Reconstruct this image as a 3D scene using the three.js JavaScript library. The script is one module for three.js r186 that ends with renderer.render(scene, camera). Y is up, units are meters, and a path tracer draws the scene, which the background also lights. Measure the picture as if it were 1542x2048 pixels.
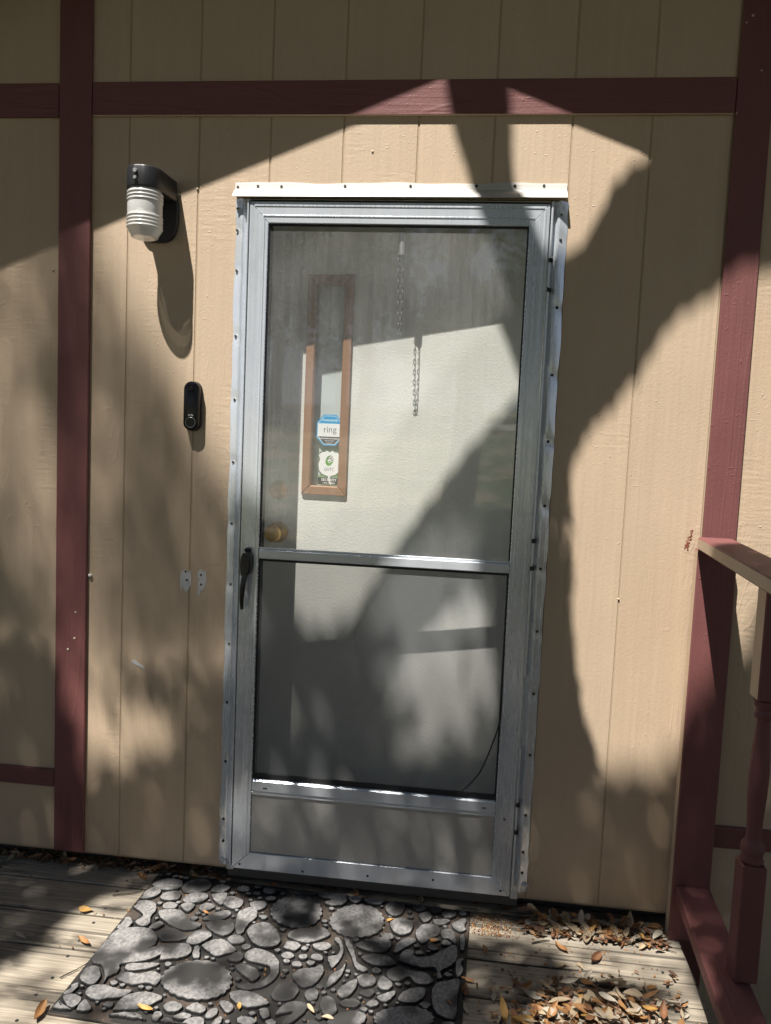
import * as THREE from 'three';
import { ConvexGeometry } from 'three/addons/geometries/ConvexGeometry.js';
import { TextGeometry } from 'three/addons/geometries/TextGeometry.js';
import { FontLoader } from 'three/addons/loaders/FontLoader.js';
import { mergeGeometries, toCreasedNormals } from 'three/addons/utils/BufferGeometryUtils.js';

// ---------------------------------------------------------------- camera, sky, sun, exposure
const scene = new THREE.Scene();
const camera = new THREE.PerspectiveCamera(68.04, 771 / 1024, 0.02, 400);
camera.position.set(0.99386, 1.31236, 2.11296);
camera.rotation.set(-0.082859, 0.106452, 0.043822, 'YXZ');
camera.updateMatrixWorld(true);

const SX = 0.52, SY = 2.3;                                    // sun: per metre towards the wall, light moves SX right and SY down
const U = new THREE.Vector3(-SX, SY, 1).normalize();         // towards the sun
{ // clear noon sky between trees: pale at the horizon, deeper blue overhead
  const w = 256, h = 128, d = new Float32Array(w * h * 4);
  for (let j = 0; j < h; j++) for (let i = 0; i < w; i++) {
    const e = Math.max(0, Math.sin(((j + 0.5) / h - 0.5) * Math.PI)), t = Math.pow(e, 0.55), o = (j * w + i) * 4;
    d[o] = 0.90 + (0.36 - 0.90) * t; d[o + 1] = 0.98 + (0.56 - 0.98) * t; d[o + 2] = 1.08 + (1.0 - 1.08) * t; d[o + 3] = 1;
  }
  const sky = new THREE.DataTexture(d, w, h, THREE.RGBAFormat, THREE.FloatType); sky.mapping = THREE.EquirectangularReflectionMapping; sky.magFilter = THREE.LinearFilter; sky.needsUpdate = true;
  scene.background = sky; scene.environment = sky; scene.environmentIntensity = scene.backgroundIntensity = 0.25;
}
const sun = new THREE.DirectionalLight(new THREE.Color(1, 0.95, 0.885), 4.8);
sun.name = 'sun'; sun.target.position.set(0.8, 1, 0); sun.position.copy(U).multiplyScalar(30).add(sun.target.position);
sun.castShadow = true; sun.shadow.mapSize.set(2048, 2048);
Object.assign(sun.shadow.camera, { left: -8, right: 8, top: 8, bottom: -8, near: 1, far: 60 });
scene.add(sun, sun.target);
const renderer = new THREE.WebGLRenderer({ antialias: true });
renderer.toneMapping = THREE.LinearToneMapping;
renderer.toneMappingExposure = 2.1;
renderer.shadowMap.enabled = true;

// ---------------------------------------------------------------- helpers
function rng(seed) { let a = seed >>> 0; return () => { a = (a + 0x6d2b79f5) | 0; let t = Math.imul(a ^ (a >>> 15), 1 | a); t = (t + Math.imul(t ^ (t >>> 7), 61 | t)) ^ t; return ((t ^ (t >>> 14)) >>> 0) / 4294967296; }; }
const R = rng(11), rr = (a, b) => a + (b - a) * R();
const F = 1024 / Math.tan(THREE.MathUtils.degToRad(34.02));
function hit(u, v, axis, val) {                               // photo pixel -> point on the plane axis = val
  const d = new THREE.Vector3((u - 771) / F, -(v - 1024) / F, -1).applyQuaternion(camera.quaternion);
  const t = (val - camera.position[axis]) / d[axis];
  return d.multiplyScalar(t).add(camera.position);
}
const used = new Map();
function numbered(n) { const k = used.get(n) || 0; used.set(n, k + 1); return k ? n + '_' + String(k).padStart(3, '0') : n; }
function shade(o) { o.castShadow = o.receiveShadow = true; return o; }
function part(name, geo, mat, parent, label) { const m = shade(new THREE.Mesh(geo, mat)); m.name = name; parent.add(m); if (label) m.userData.label = label; return m; }
function thing(name, label, category, pos = [0, 0, 0], group) {
  const g = new THREE.Group(); g.name = numbered(name); g.position.set(...pos); g.userData = { label, category };
  if (group) g.userData.group = group; scene.add(g); return g;
}
function solo(name, geo, mat, label, category, group) { const m = part(numbered(name), geo, mat, scene); m.userData = { label, category }; if (group) m.userData.group = group; return m; }
function sub(name, parent, label) { const g = new THREE.Group(); g.name = name; parent.add(g); if (label) g.userData.label = label; return g; }

// uv in metres from the face's main direction; g becomes non-indexed
function boxUV(g, swap = false) {
  g = g.index ? g.toNonIndexed() : g;
  const p = g.attributes.position, uv = new Float32Array(p.count * 2), a = new THREE.Vector3(), b = new THREE.Vector3(), c = new THREE.Vector3();
  for (let i = 0; i < p.count; i += 3) {
    a.fromBufferAttribute(p, i); b.fromBufferAttribute(p, i + 1); c.fromBufferAttribute(p, i + 2);
    const n = b.clone().sub(a).cross(c.clone().sub(a)), x = Math.abs(n.x), y = Math.abs(n.y), z = Math.abs(n.z);
    [a, b, c].forEach((q, k) => {
      let s = x >= y && x >= z ? [q.z, q.y] : y >= z ? [q.x, q.z] : [q.x, q.y];
      if (swap) s = [s[1], s[0]];
      uv[(i + k) * 2] = s[0]; uv[(i + k) * 2 + 1] = s[1];
    });
  }
  g.setAttribute('uv', new THREE.BufferAttribute(uv, 2)); return g;
}
function chbox(x0, x1, y0, y1, z0, z1, c = 0.002, swap = false) {   // box with chamfered edges, from its extents
  const P = [];
  for (const sx of [0, 1]) for (const sy of [0, 1]) for (const sz of [0, 1]) {
    const X = sx ? x1 : x0, Y = sy ? y1 : y0, Z = sz ? z1 : z0, dx = sx ? -c : c, dy = sy ? -c : c, dz = sz ? -c : c;
    P.push(new THREE.Vector3(X, Y + dy, Z + dz), new THREE.Vector3(X + dx, Y, Z + dz), new THREE.Vector3(X + dx, Y + dy, Z));
  }
  const g = new ConvexGeometry(P); g.computeVertexNormals(); return boxUV(g, swap);
}
function byNormal(g, test) {                                      // triangles that pass go to the second material
  const p = g.attributes.position, a = new THREE.Vector3(), b = new THREE.Vector3(), c = new THREE.Vector3(); g.clearGroups();
  for (let i = 0; i < p.count; i += 3) {
    a.fromBufferAttribute(p, i); b.fromBufferAttribute(p, i + 1); c.fromBufferAttribute(p, i + 2);
    const n = b.sub(a).cross(c.sub(a)).normalize(); g.addGroup(i, 3, test(n) ? 1 : 0);
  }
  return g;
}
function poly(points, z0, z1, bevel = 0.0015, holes) {             // polygon in x, y pushed from z0 to z1
  const s = new THREE.Shape(points.map(([x, y]) => new THREE.Vector2(x, y)));
  for (const h of holes || []) s.holes.push(new THREE.Path(h.map(([x, y]) => new THREE.Vector2(x, y))));
  const g = new THREE.ExtrudeGeometry(s, { depth: z1 - z0 - bevel, bevelEnabled: bevel > 0, bevelSize: bevel, bevelOffset: -bevel, bevelThickness: bevel, bevelSegments: 1, steps: 1 });
  g.translate(0, 0, z0); return g;
}
function smooth(points, n = 4) { return new THREE.CatmullRomCurve3(points.map(([x, y]) => new THREE.Vector3(x, y, 0)), true, 'catmullrom', 0.5).getPoints(points.length * n).slice(0, -1).map((p) => [p.x, p.y]); }
function limbGeo(points, radii, sides = 9, seg = 6, rough = 0.05) {
  const c = new THREE.CatmullRomCurve3(points), N = (points.length - 1) * seg, fr = c.computeFrenetFrames(N, false), pos = [], idx = [], uv = [];
  for (let i = 0; i <= N; i++) {
    const t = i / N, q = c.getPoint(t), k = t * (radii.length - 1), a = Math.min(Math.floor(k), radii.length - 2), r0 = radii[a] + (radii[a + 1] - radii[a]) * (k - a);
    for (let j = 0; j <= sides; j++) {
      const th = (j % sides) / sides * Math.PI * 2, r = r0 * (1 + rough * Math.sin(i * 1.7 + (j % sides) * 2.3));
      const d = fr.normals[i].clone().multiplyScalar(Math.cos(th)).addScaledVector(fr.binormals[i], Math.sin(th));
      pos.push(q.x + d.x * r, q.y + d.y * r, q.z + d.z * r); uv.push(j / sides, t * 4);
      if (i < N && j < sides) { const o = i * (sides + 1) + j; idx.push(o, o + 1, o + sides + 1, o + 1, o + sides + 2, o + sides + 1); }
    }
  }
  const g = new THREE.BufferGeometry(); g.setAttribute('position', new THREE.Float32BufferAttribute(pos, 3)); g.setAttribute('uv', new THREE.Float32BufferAttribute(uv, 2)); g.setIndex(idx); g.computeVertexNormals(); return g;
}

const pip = (x, y, p) => { let c = false; for (let i = 0, j = p.length - 1; i < p.length; j = i++) { const [a, b] = p[i], [d, e] = p[j]; if ((b > y) !== (e > y) && x < (d - a) * (y - b) / (e - b) + a) c = !c; } return c; };

// ---------------------------------------------------------------- textures
function hash(x, y, s) { let h = Math.imul(x, 374761393) ^ Math.imul(y, 668265263) ^ Math.imul(s, 974711); h = Math.imul(h ^ (h >>> 13), 1274126177); return ((h ^ (h >>> 16)) >>> 0) / 4294967296; }
function vn(x, y, px, py, s) {                                     // value noise that repeats every px, py cells
  const xi = Math.floor(x), yi = Math.floor(y); let fx = x - xi, fy = y - yi; fx = fx * fx * (3 - 2 * fx); fy = fy * fy * (3 - 2 * fy);
  const x0 = ((xi % px) + px) % px, x1 = (x0 + 1) % px, y0 = ((yi % py) + py) % py, y1 = (y0 + 1) % py;
  const a = hash(x0, y0, s), b = hash(x1, y0, s), c = hash(x0, y1, s), d = hash(x1, y1, s);
  return a + (b - a) * fx + (c - a + (a - b - c + d) * fx) * fy;
}
function fbm(u, v, fx, fy, oct, s) { let t = 0, a = 0.5, n = 0; for (let o = 0; o < oct; o++) { t += a * vn(u * fx, v * fy, fx, fy, s + o); n += a; a *= 0.5; fx *= 2; fy *= 2; } return t / n; }
const clamp = (x, a = 0, b = 1) => Math.min(b, Math.max(a, x)), step = (a, b, x) => { const t = clamp((x - a) / (b - a)); return t * t * (3 - 2 * t); };
function tex(w, h, fn, color, su = 1, sv = 1) {                    // fn(u, v) -> grey or [r, g, b], 0..1; covers su x sv metres
  const d = new Uint8Array(w * h * 4);
  for (let j = 0; j < h; j++) for (let i = 0; i < w; i++) {
    const c = fn((i + 0.5) / w, (j + 0.5) / h), o = (j * w + i) * 4;
    if (typeof c === 'number') d[o] = d[o + 1] = d[o + 2] = clamp(c) * 255; else { d[o] = clamp(c[0]) * 255; d[o + 1] = clamp(c[1]) * 255; d[o + 2] = clamp(c[2]) * 255; }
    d[o + 3] = 255;
  }
  const t = new THREE.DataTexture(d, w, h, THREE.RGBAFormat); t.wrapS = t.wrapT = THREE.RepeatWrapping; t.magFilter = THREE.LinearFilter; t.minFilter = THREE.LinearMipmapLinearFilter;
  t.repeat.set(1 / su, 1 / sv); if (color) t.colorSpace = THREE.SRGBColorSpace; t.needsUpdate = true; return t;
}
function shifted(t, x, y) { const c = t.clone(); c.offset.set(x, y); c.needsUpdate = true; return c; }
const S = (l) => (l <= 0.0031308 ? 12.92 * l : 1.055 * Math.pow(l, 1 / 2.4) - 0.055);
const srgb = (r, g, b) => [S(r), S(g), S(b)];
const lin = (r, g, b) => new THREE.Color().setRGB(r, g, b);

// rough-sawn plywood siding under thick paint: upright grain, saw marks across, raised flame grain, blisters
const sidingBump = tex(1024, 2048, (u, v) => {
  let h = 0.42 + 0.34 * (fbm(u, v, 130, 9, 3, 1) - 0.5);
  const patch = step(0.5, 0.68, fbm(u, v, 5, 8, 2, 5));
  h += 0.24 * patch * (fbm(u, v, 30, 340, 2, 9) - 0.5);
  const f = fbm(u, v, 9, 2, 3, 21) * 22, ring = Math.abs((f - Math.floor(f)) - 0.5) * 2, fm = step(0.5, 0.62, fbm(u, v, 4, 3, 2, 33));
  h += fm * (0.24 * step(0.86, 0.98, ring) - 0.12 * step(0.14, 0.02, ring)) * step(0.3, 0.6, fbm(u, v, 40, 60, 2, 37));
  const b = vn(u * 260, v * 520, 260, 520, 41); h += 0.35 * step(0.9, 0.99, b) * step(0.45, 0.6, fbm(u, v, 12, 9, 2, 47));
  h += 0.12 * (fbm(u, v, 300, 600, 2, 60) - 0.5);
  return h;
}, false, 1.2192, 2.4384);
const sidingColor = tex(512, 1024, (u, v) => {
  const n = fbm(u, v, 6, 12, 4, 71) - 0.5, g = fbm(u, v, 80, 10, 2, 75) - 0.5, sp = vn(u * 256, v * 512, 256, 512, 77) > 0.9955 ? 0.55 : 1;
  const k = (1 + 0.12 * n + 0.07 * g) * sp, w = fbm(u, v, 3, 4, 3, 79) - 0.5;
  return srgb(0.508 * k, 0.392 * k * (1 + 0.04 * w), 0.276 * k * (1 + 0.08 * w));
}, true, 1.2192, 2.4384);
const trimBump = tex(512, 2048, (u, v) => {                       // grain along v
  const f = fbm(u, v, 3, 2, 3, 121) * 9, ring = Math.abs((f - Math.floor(f)) - 0.5) * 2;
  let h = 0.45 + 0.25 * (fbm(u, v, 40, 8, 3, 101) - 0.5) + 0.2 * step(0.7, 0.95, ring) * step(0.42, 0.6, fbm(u, v, 3, 8, 2, 131)) + 0.2 * (fbm(u, v, 120, 20, 2, 135) - 0.5);
  return h + 0.25 * step(0.9, 0.98, vn(u * 90, v * 400, 90, 400, 141)) + 0.08 * (fbm(u, v, 150, 600, 1, 151) - 0.5);
}, false, 0.6, 2.4);
const trimColor = tex(256, 1024, (u, v) => { const k = 1 + 0.2 * (fbm(u, v, 5, 20, 4, 161) - 0.5) + 0.1 * (fbm(u, v, 60, 12, 2, 165) - 0.5); return srgb(0.172 * k, 0.063 * k, 0.060 * k); }, true, 0.6, 2.4);
const deckBump = tex(2048, 512, (u, v) => {
  const wv = v + 0.02 * (fbm(u, v, 6, 3, 2, 207) - 0.5);
  let h = 0.5 + 0.35 * (fbm(u, wv, 5, 90, 3, 201) - 0.5) + 0.2 * (fbm(u, wv, 20, 250, 2, 205) - 0.5);
  const crack = step(0.70, 0.76, fbm(u, wv, 4, 60, 2, 211)); h -= 0.5 * crack; return h;
}, false, 2.4, 0.6);
const deckColor = tex(2048, 512, (u, v) => {
  const wv = v + 0.02 * (fbm(u, v, 6, 3, 2, 207) - 0.5);
  const g = fbm(u, wv, 7, 110, 3, 201) - 0.5, f = fbm(u, wv, 30, 255, 2, 205) - 0.5, blot = fbm(u, v, 7, 5, 4, 221), stain = step(0.56, 0.72, blot), crack = step(0.70, 0.76, fbm(u, wv, 4, 60, 2, 211));
  let k = (1 + 0.6 * g + 0.7 * f) * (1 - 0.55 * stain * step(0.3, 0.6, fbm(u, v, 60, 40, 3, 231))) * (1 - 0.6 * crack);
  const warm = fbm(u, v, 4, 4, 3, 241);
  return srgb(k * (0.255 + 0.07 * warm), k * (0.228 + 0.045 * warm), k * (0.185 + 0.02 * warm));
}, true, 2.4, 0.6);
const alStreak = tex(256, 1024, (u, v) => 0.5 + 0.35 * (fbm(u, v, 60, 3, 3, 301) - 0.5) + 0.16 * (fbm(u, v, 10, 30, 3, 305) - 0.5), false, 0.25, 1);
const alColor = tex(256, 1024, (u, v) => { const k = 1 + 0.10 * (fbm(u, v, 60, 3, 3, 301) - 0.5) + 0.10 * (fbm(u, v, 8, 24, 4, 311) - 0.5) - 0.3 * step(0.965, 0.99, vn(u * 110, v * 440, 110, 440, 315)); return srgb(0.71 * k, 0.755 * k, 0.81 * k); }, true, 0.25, 1);
const pebble = tex(512, 512, (u, v) => fbm(u, v, 130, 130, 2, 401), false, 0.25, 0.25);
const stipple = tex(512, 512, (u, v) => fbm(u, v, 160, 160, 2, 411), false, 0.35, 0.35);
const doorTone = tex(512, 1024, (u, v) => { const k = 1 + 0.07 * (fbm(u, v, 5, 9, 4, 421) - 0.5) - 0.12 * step(0.6, 0.78, fbm(u, v, 4, 7, 4, 425)); return srgb(0.75 * k, 0.75 * k, 0.70 * k); }, true, 0.9, 2);
const glassThrough = tex(1024, 1024, (u, v) => {                   // dust film, runs and specks on the pane: share of light let through
  const film = fbm(u, v, 5, 4, 4, 431), run = fbm(u, v, 90, 4, 3, 435), fine = fbm(u, v, 220, 220, 2, 441), speck = vn(u * 300, v * 300, 300, 300, 445);
  return 0.975 - 0.11 * film - 0.05 * (run - 0.4) - 0.04 * (fine - 0.5) - (speck > 0.9985 ? 0.5 : 0);
}, false, 0.75, 0.95);
const barkBump = tex(256, 512, (u, v) => fbm(u, v, 14, 5, 4, 501));
const matTop = tex(1024, 1024, (u, v) => {                         // worn rubber: pale scuffed film over black
  const worn = step(0.36, 0.58, fbm(u, v, 9, 9, 4, 601)), fine = fbm(u, v, 160, 160, 2, 605), weave = 0.5 + 0.5 * Math.sin(u * 400) * Math.sin(v * 90 + 6 * fbm(u, v, 4, 4, 2, 611));
  const k = 0.030 + 0.19 * worn * (0.30 + 1.0 * fine + 0.2 * weave); return srgb(k * 1.03, k, k * 0.97);
}, true, 0.9, 0.9);
const matBase = tex(1024, 1024, (u, v) => {                        // rubber with brown dust and crumbs caught in the low parts
  const d = step(0.45, 0.62, fbm(u, v, 10, 10, 4, 621)), cr = vn(u * 330, v * 330, 330, 330, 625) > 0.93 ? 1 : 0, f = fbm(u, v, 200, 200, 2, 629);
  const a = d * (0.35 + 0.6 * f); return srgb(0.018 + a * 0.062 + d * cr * 0.14, 0.016 + a * 0.044 + d * cr * 0.07, 0.015 + a * 0.030 + d * cr * 0.025);
}, true, 0.9, 0.9);
const groundColor = tex(1024, 1024, (u, v) => { const n = fbm(u, v, 8, 8, 4, 701), f = fbm(u, v, 200, 200, 2, 705), k = 0.5 + f; const m = step(0.45, 0.6, n); return srgb(k * (0.05 + 0.17 * m), k * (0.085 + 0.085 * m), k * (0.025 + 0.085 * m)); }, true, 5, 5);
const roadColor = tex(256, 256, (u, v) => { const k = 0.75 + 0.5 * fbm(u, v, 60, 60, 3, 711); return srgb(0.34 * k, 0.32 * k, 0.29 * k); }, true, 2, 2);

// ---------------------------------------------------------------- materials
const std = (o) => new THREE.MeshStandardMaterial(o), phys = (o) => new THREE.MeshPhysicalMaterial(o);
const M = {};
M.siding = [0, 1, 2, 3].map((k) => std({ map: shifted(sidingColor, k * 0.27, k * 0.39), bumpMap: shifted(sidingBump, k * 0.37, k * 0.31), bumpScale: 0.0024, roughness: 0.6 }));
M.backing = std({ color: lin(0.40, 0.31, 0.21), roughness: 0.85 });
M.trimV = [0, 1, 2].map((k) => std({ map: shifted(trimColor, k * 0.31, k * 0.23), bumpMap: shifted(trimBump, k * 0.41, k * 0.37), bumpScale: 0.0026, roughness: 0.6 }));
M.tan = std({ map: sidingColor, bumpMap: trimBump, bumpScale: 0.002, roughness: 0.6 });
M.deck = [0, 1, 2, 3, 4].map((k) => std({ map: shifted(deckColor, k * 0.23, k * 0.37), bumpMap: shifted(deckBump, k * 0.23, k * 0.37), bumpScale: 0.004, roughness: 0.85 }));
M.alu = std({ map: alColor, roughnessMap: alStreak, roughness: 0.5, metalness: 0.5, bumpMap: alStreak, bumpScale: 0.0005 });
M.aluH = std({ map: alColor, roughness: 0.27, metalness: 0.45, bumpMap: alStreak, bumpScale: 0.0005 });
M.cap = std({ color: lin(0.78, 0.71, 0.62), map: alColor, roughness: 0.5, metalness: 0.3, bumpMap: alStreak, bumpScale: 0.001 });
M.kick = std({ color: lin(0.43, 0.42, 0.40), roughness: 0.5, metalness: 0.35, bumpMap: pebble, bumpScale: 0.0011 });
M.blackPlastic = std({ color: lin(0.012, 0.012, 0.013), roughness: 0.35 });
M.blackMatte = std({ color: lin(0.02, 0.02, 0.02), roughness: 0.75 });
M.gloss = phys({ color: lin(0.004, 0.004, 0.005), roughness: 0.16, specularIntensity: 0.7 });
M.pane = phys({ color: lin(0.93, 0.94, 0.93), roughness: 0.03, transmission: 1, transmissionMap: glassThrough, ior: 1.85, thickness: 0 });
M.screen = std({ color: lin(0.21, 0.22, 0.225), roughness: 0.6, transparent: true, opacity: 0.5 });
M.door = std({ map: doorTone, bumpMap: stipple, bumpScale: 0.0007, roughness: 0.55 });
M.wood = std({ color: lin(0.30, 0.155, 0.075), roughness: 0.5, bumpMap: trimBump, bumpScale: 0.0015 });
M.paper = std({ color: lin(0.66, 0.70, 0.70), roughness: 0.8 });
M.brass = std({ color: lin(0.50, 0.30, 0.05), roughness: 0.28, metalness: 0.7 });
M.chain = std({ color: lin(0.16, 0.16, 0.155), roughness: 0.5, metalness: 0.5 });
M.steel = std({ color: lin(0.45, 0.45, 0.44), roughness: 0.45, metalness: 0.8 });
M.lampBlack = std({ color: lin(0.02, 0.02, 0.022), roughness: 0.42 });
M.lampGlass = phys({ color: lin(0.88, 0.88, 0.86), roughness: 0.22, transmission: 0.42, thickness: 0, ior: 1.5 });
M.bulb = std({ color: lin(0.8, 0.8, 0.78), roughness: 0.5 });
M.bark = std({ color: lin(0.11, 0.085, 0.065), roughness: 0.95, bumpMap: barkBump, bumpScale: 0.02 });
M.leaf = std({ color: lin(0.085, 0.105, 0.045), roughness: 0.65 });
M.farLeaf = std({ color: lin(0.06, 0.10, 0.028), roughness: 0.8 });
M.matTop = std({ map: matTop, roughness: 0.8, bumpMap: matTop, bumpScale: 0.0025 });
M.rubber = std({ color: lin(0.014, 0.014, 0.014), roughness: 0.7 });
M.matBase = std({ map: matBase, roughness: 0.8, bumpMap: matBase, bumpScale: 0.002 });
M.putty = std({ color: lin(0.55, 0.56, 0.56), roughness: 0.9 });
M.white = std({ color: lin(0.74, 0.74, 0.70), roughness: 0.6 });
M.redSmear = std({ color: lin(0.26, 0.075, 0.05), roughness: 0.7 });
M.nail = std({ color: lin(0.55, 0.47, 0.34), roughness: 0.6 });
M.shingle = std({ color: lin(0.10, 0.085, 0.07), roughness: 0.95 });
M.ground = std({ map: groundColor, bumpMap: groundColor, bumpScale: 0.02, roughness: 0.95 });
M.road = std({ map: roadColor, roughness: 0.9 });
M.dark = std({ color: lin(0.12, 0.11, 0.10), roughness: 0.9 });
const leafTint = { tan: [0.40, 0.31, 0.20], grey: [0.38, 0.335, 0.265], orange: [0.33, 0.165, 0.06], brown: [0.20, 0.092, 0.042], yellow: [0.44, 0.25, 0.07], dark: [0.10, 0.055, 0.03] };
const veins = tex(128, 256, (u, v) => { const x = Math.abs(u - 0.5) * 2, k = 0.8 + 0.35 * fbm(u, v, 8, 12, 3, 801) - 0.25 * step(0.06, 0.0, x) - 0.12 * step(0.8, 1, Math.sin((v * 1.0 + x * 0.35) * 70)); return [k, k, k]; }, false);
const litterMat = {};
for (const k in leafTint) litterMat[k] = std({ color: lin(...leafTint[k]), map: veins, roughness: 0.65, side: THREE.DoubleSide });

// ---------------------------------------------------------------- ground
const rise = (x, z) => -0.55 + 0.115 * Math.max(0, z - 4) * (z > 40 ? 40 / z * 1.0 : 1) + 0.05 * Math.sin(x * 0.7) * Math.sin(z * 0.5);
{
  const g = new THREE.PlaneGeometry(300, 300, 150, 150); g.rotateX(-Math.PI / 2);
  const p = g.attributes.position, uv = g.attributes.uv;
  for (let i = 0; i < p.count; i++) { const x = p.getX(i), z = p.getZ(i); p.setY(i, Math.min(rise(x, z), 4.2)); uv.setXY(i, x, z); }
  g.computeVertexNormals();
  part('ground', g, M.ground, scene).userData.kind = 'structure';
  const pos = [], uvs = [], idx = [];
  for (let i = 0; i <= 60; i++) for (let j = 0; j <= 4; j++) { const x = -60 + i * 2, z = 27 + j * 0.9 + 0.02 * x; pos.push(x, Math.min(rise(x, z), 4.2) + 0.07, z); uvs.push(x, z); if (i < 60 && j < 4) { const o = i * 5 + j; idx.push(o, o + 1, o + 5, o + 1, o + 6, o + 5); } }
  const r = new THREE.BufferGeometry(); r.setAttribute('position', new THREE.Float32BufferAttribute(pos, 3)); r.setAttribute('uv', new THREE.Float32BufferAttribute(uvs, 2)); r.setIndex(idx); r.computeVertexNormals();
  part('road', r, M.road, scene).userData.kind = 'structure';
}

// ---------------------------------------------------------------- house
const house = thing('house', 'tan house with grooved plywood siding, reddish brown trim boards and a storm door', 'house');
const G = 0.2032, RX = 0.767, RY = 3.014, PITCH = 0.39, OH = 0.313;
const roofY = (x) => RY + 0.16 - PITCH * Math.abs(x - RX);
const DOORX0 = 0.335, DOORX1 = 1.198, DOORY = 1.99;
{
  // siding: one strip per groove
  const gap = 0.0024;
  for (let n = -14; n <= 21; n++) {
    const x0 = n * G + gap, x1 = (n + 1) * G - gap, low = n >= 8 || n < -12 ? -0.6 : 0.05;
    const top = (x) => roofY(x) - 0.02, mat = M.siding[((n * 7) % 4 + 4) % 4];
    const add = (a, b, ya, t) => {
      const pts = t === null ? [[a, ya], [b, ya], [b, top(b)], ...(a < RX && b > RX ? [[RX, top(RX)]] : []), [a, top(a)]] : [[a, ya], [b, ya], [b, t], [a, t]];
      part('siding_board', poly(pts, -0.016, 0, 0.0012), mat, house);
    };
    if (x1 <= DOORX0 || x0 >= DOORX1) add(x0, x1, low, null);
    else {
      const pts = x0 < DOORX0 ? [[x0, low], [DOORX0, low], [DOORX0, DOORY], [x1, DOORY], [x1, top(x1)], [x0, top(x0)]]
        : x1 > DOORX1 ? [[x0, DOORY], [DOORX1, DOORY], [DOORX1, low], [x1, low], [x1, top(x1)], [x0, top(x0)]] : null;
      if (pts) part('siding_board', poly(pts, -0.016, 0, 0.0012), mat, house); else add(x0, x1, DOORY, null);
    }
  }
  const xa = -14 * G, xb = 22 * G;
  part('sheathing', poly([[xa, 0.045], [DOORX0, 0.045], [DOORX0, DOORY], [DOORX1, DOORY], [DOORX1, 0.045], [1.63, 0.045], [1.63, -0.6], [xb, -0.6], [xb, roofY(xb) - 0.03], [RX, roofY(RX) - 0.03], [xa, roofY(xa) - 0.03]], -0.09, -0.0019, 0), M.backing, house);
  part('rim_board', chbox(xa, 1.629, -0.6, 0.04, -0.10, -0.065), M.dark, house);
  // trim boards
  const T = 0.0115, tv = (x0, x1, y0, y1, k) => part('trim_board', chbox(x0, x1, y0, y1, 0.0003, T, 0.0022), M.trimV[k], house);
  const th = (x0, x1, y0, y1, k) => part('trim_board', chbox(x0, x1, y0, y1, 0.0003, T - 0.0015, 0.0022, true), M.trimV[k], house);
  tv(-0.203, -0.108, 0.05, roofY(-0.2) - 0.03, 0); tv(1.626, 1.713, -0.5, roofY(1.71) - 0.03, 1);
  part('trim_board', byNormal(chbox(-0.106, 1.624, 2.206, 2.298, 0.0003, T - 0.0015, 0.0022, true), (n) => n.y < -0.6), [M.trimV[2], M.tan], house); th(-2.4, -0.205, 2.204, 2.296, 1); th(1.715, 4, 2.206, 2.298, 0);
  th(-2.4, -0.205, 0.248, 0.303, 0); th(1.715, 4, 0.256, 0.318, 1);
  // roof
  const run = 4.4;
  for (const s of [-1, 1]) {
    const q = [[RX, RY + 0.14], [RX + s * run, RY + 0.14 - PITCH * run], [RX + s * run, RY + 0.19 - PITCH * run], [RX, RY + 0.19]];
    part('roof_panel', poly(q, -6.2, OH - 0.022, 0), M.shingle, house);
    const f = [[RX, RY], [RX + s * run, RY - PITCH * run], [RX + s * run, RY + 0.2 - PITCH * run], [RX, RY + 0.2]];
    part('rake_board', poly(f, OH - 0.02, OH, 0.0015), M.trimV[1], house);
  }
  part('side_wall', chbox(xa, xa + 0.12, -0.6, roofY(xa) - 0.05, -6, -0.1), M.backing, house);
  part('side_wall', chbox(xb - 0.12, xb, -0.6, roofY(xb) - 0.05, -6, -0.1), M.backing, house);
  part('rear_wall', poly([[xa, -0.6], [xb, -0.6], [xb, roofY(xb) - 0.05], [RX, roofY(RX) - 0.05], [xa, roofY(xa) - 0.05]], -6.12, -6.0, 0), M.backing, house);
  part('inner_floor', chbox(xa + 0.12, xb - 0.12, 0.0, 0.03, -6, -0.105), M.dark, house);
  // door lining
  part('jamb', chbox(DOORX0 + 0.0005, DOORX0 + 0.022, 0.04, DOORY - 0.001, -0.20, -0.001), M.white, house);
  part('jamb', chbox(DOORX1 - 0.022, DOORX1 - 0.0005, 0.04, DOORY - 0.001, -0.16, -0.001), M.white, house);
  part('head_jamb', chbox(DOORX0 + 0.023, DOORX1 - 0.023, DOORY - 0.024, DOORY - 0.001, -0.16, -0.001), M.white, house);
  part('threshold', chbox(DOORX0 + 0.0005, DOORX1 - 0.0005, 0.012, 0.039, -0.2, -0.014), M.dark, house);
  // nails and cocoons that show as small knobs
  const nailG = new THREE.SphereGeometry(0.0034, 8, 6); nailG.scale(1, 1, 0.5);
  for (const [u, v] of [[190, 115], [205, 233], [297, 234], [336, 236], [368, 236], [188, 288], [333, 326], [395, 378], [745, 303], [1306, 325], [1237, 1198], [106, 540], [183, 625], [92, 236], [1503, 36], [1490, 50], [1520, 145], [1393, 229], [1402, 228], [1455, 228], [1463, 229], [1470, 230], [1180, 229], [1534, 460], [155, 1223], [140, 1297], [153, 1275], [525, 52], [441, 31], [840, 240], [117, 480], [1404, 230], [1060, 478], [452, 322]]) {
    const q = hit(u, v, 'z', 0); const onTrim = (q.x > -0.203 && q.x < -0.108) || (q.x > 1.626 && q.x < 1.713);
    const m = part('nail', nailG, M.nail, house); m.position.set(q.x, q.y, onTrim ? T : 0.001); const k = 0.6 + 0.7 * R(); m.scale.setScalar(k);
  }
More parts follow.
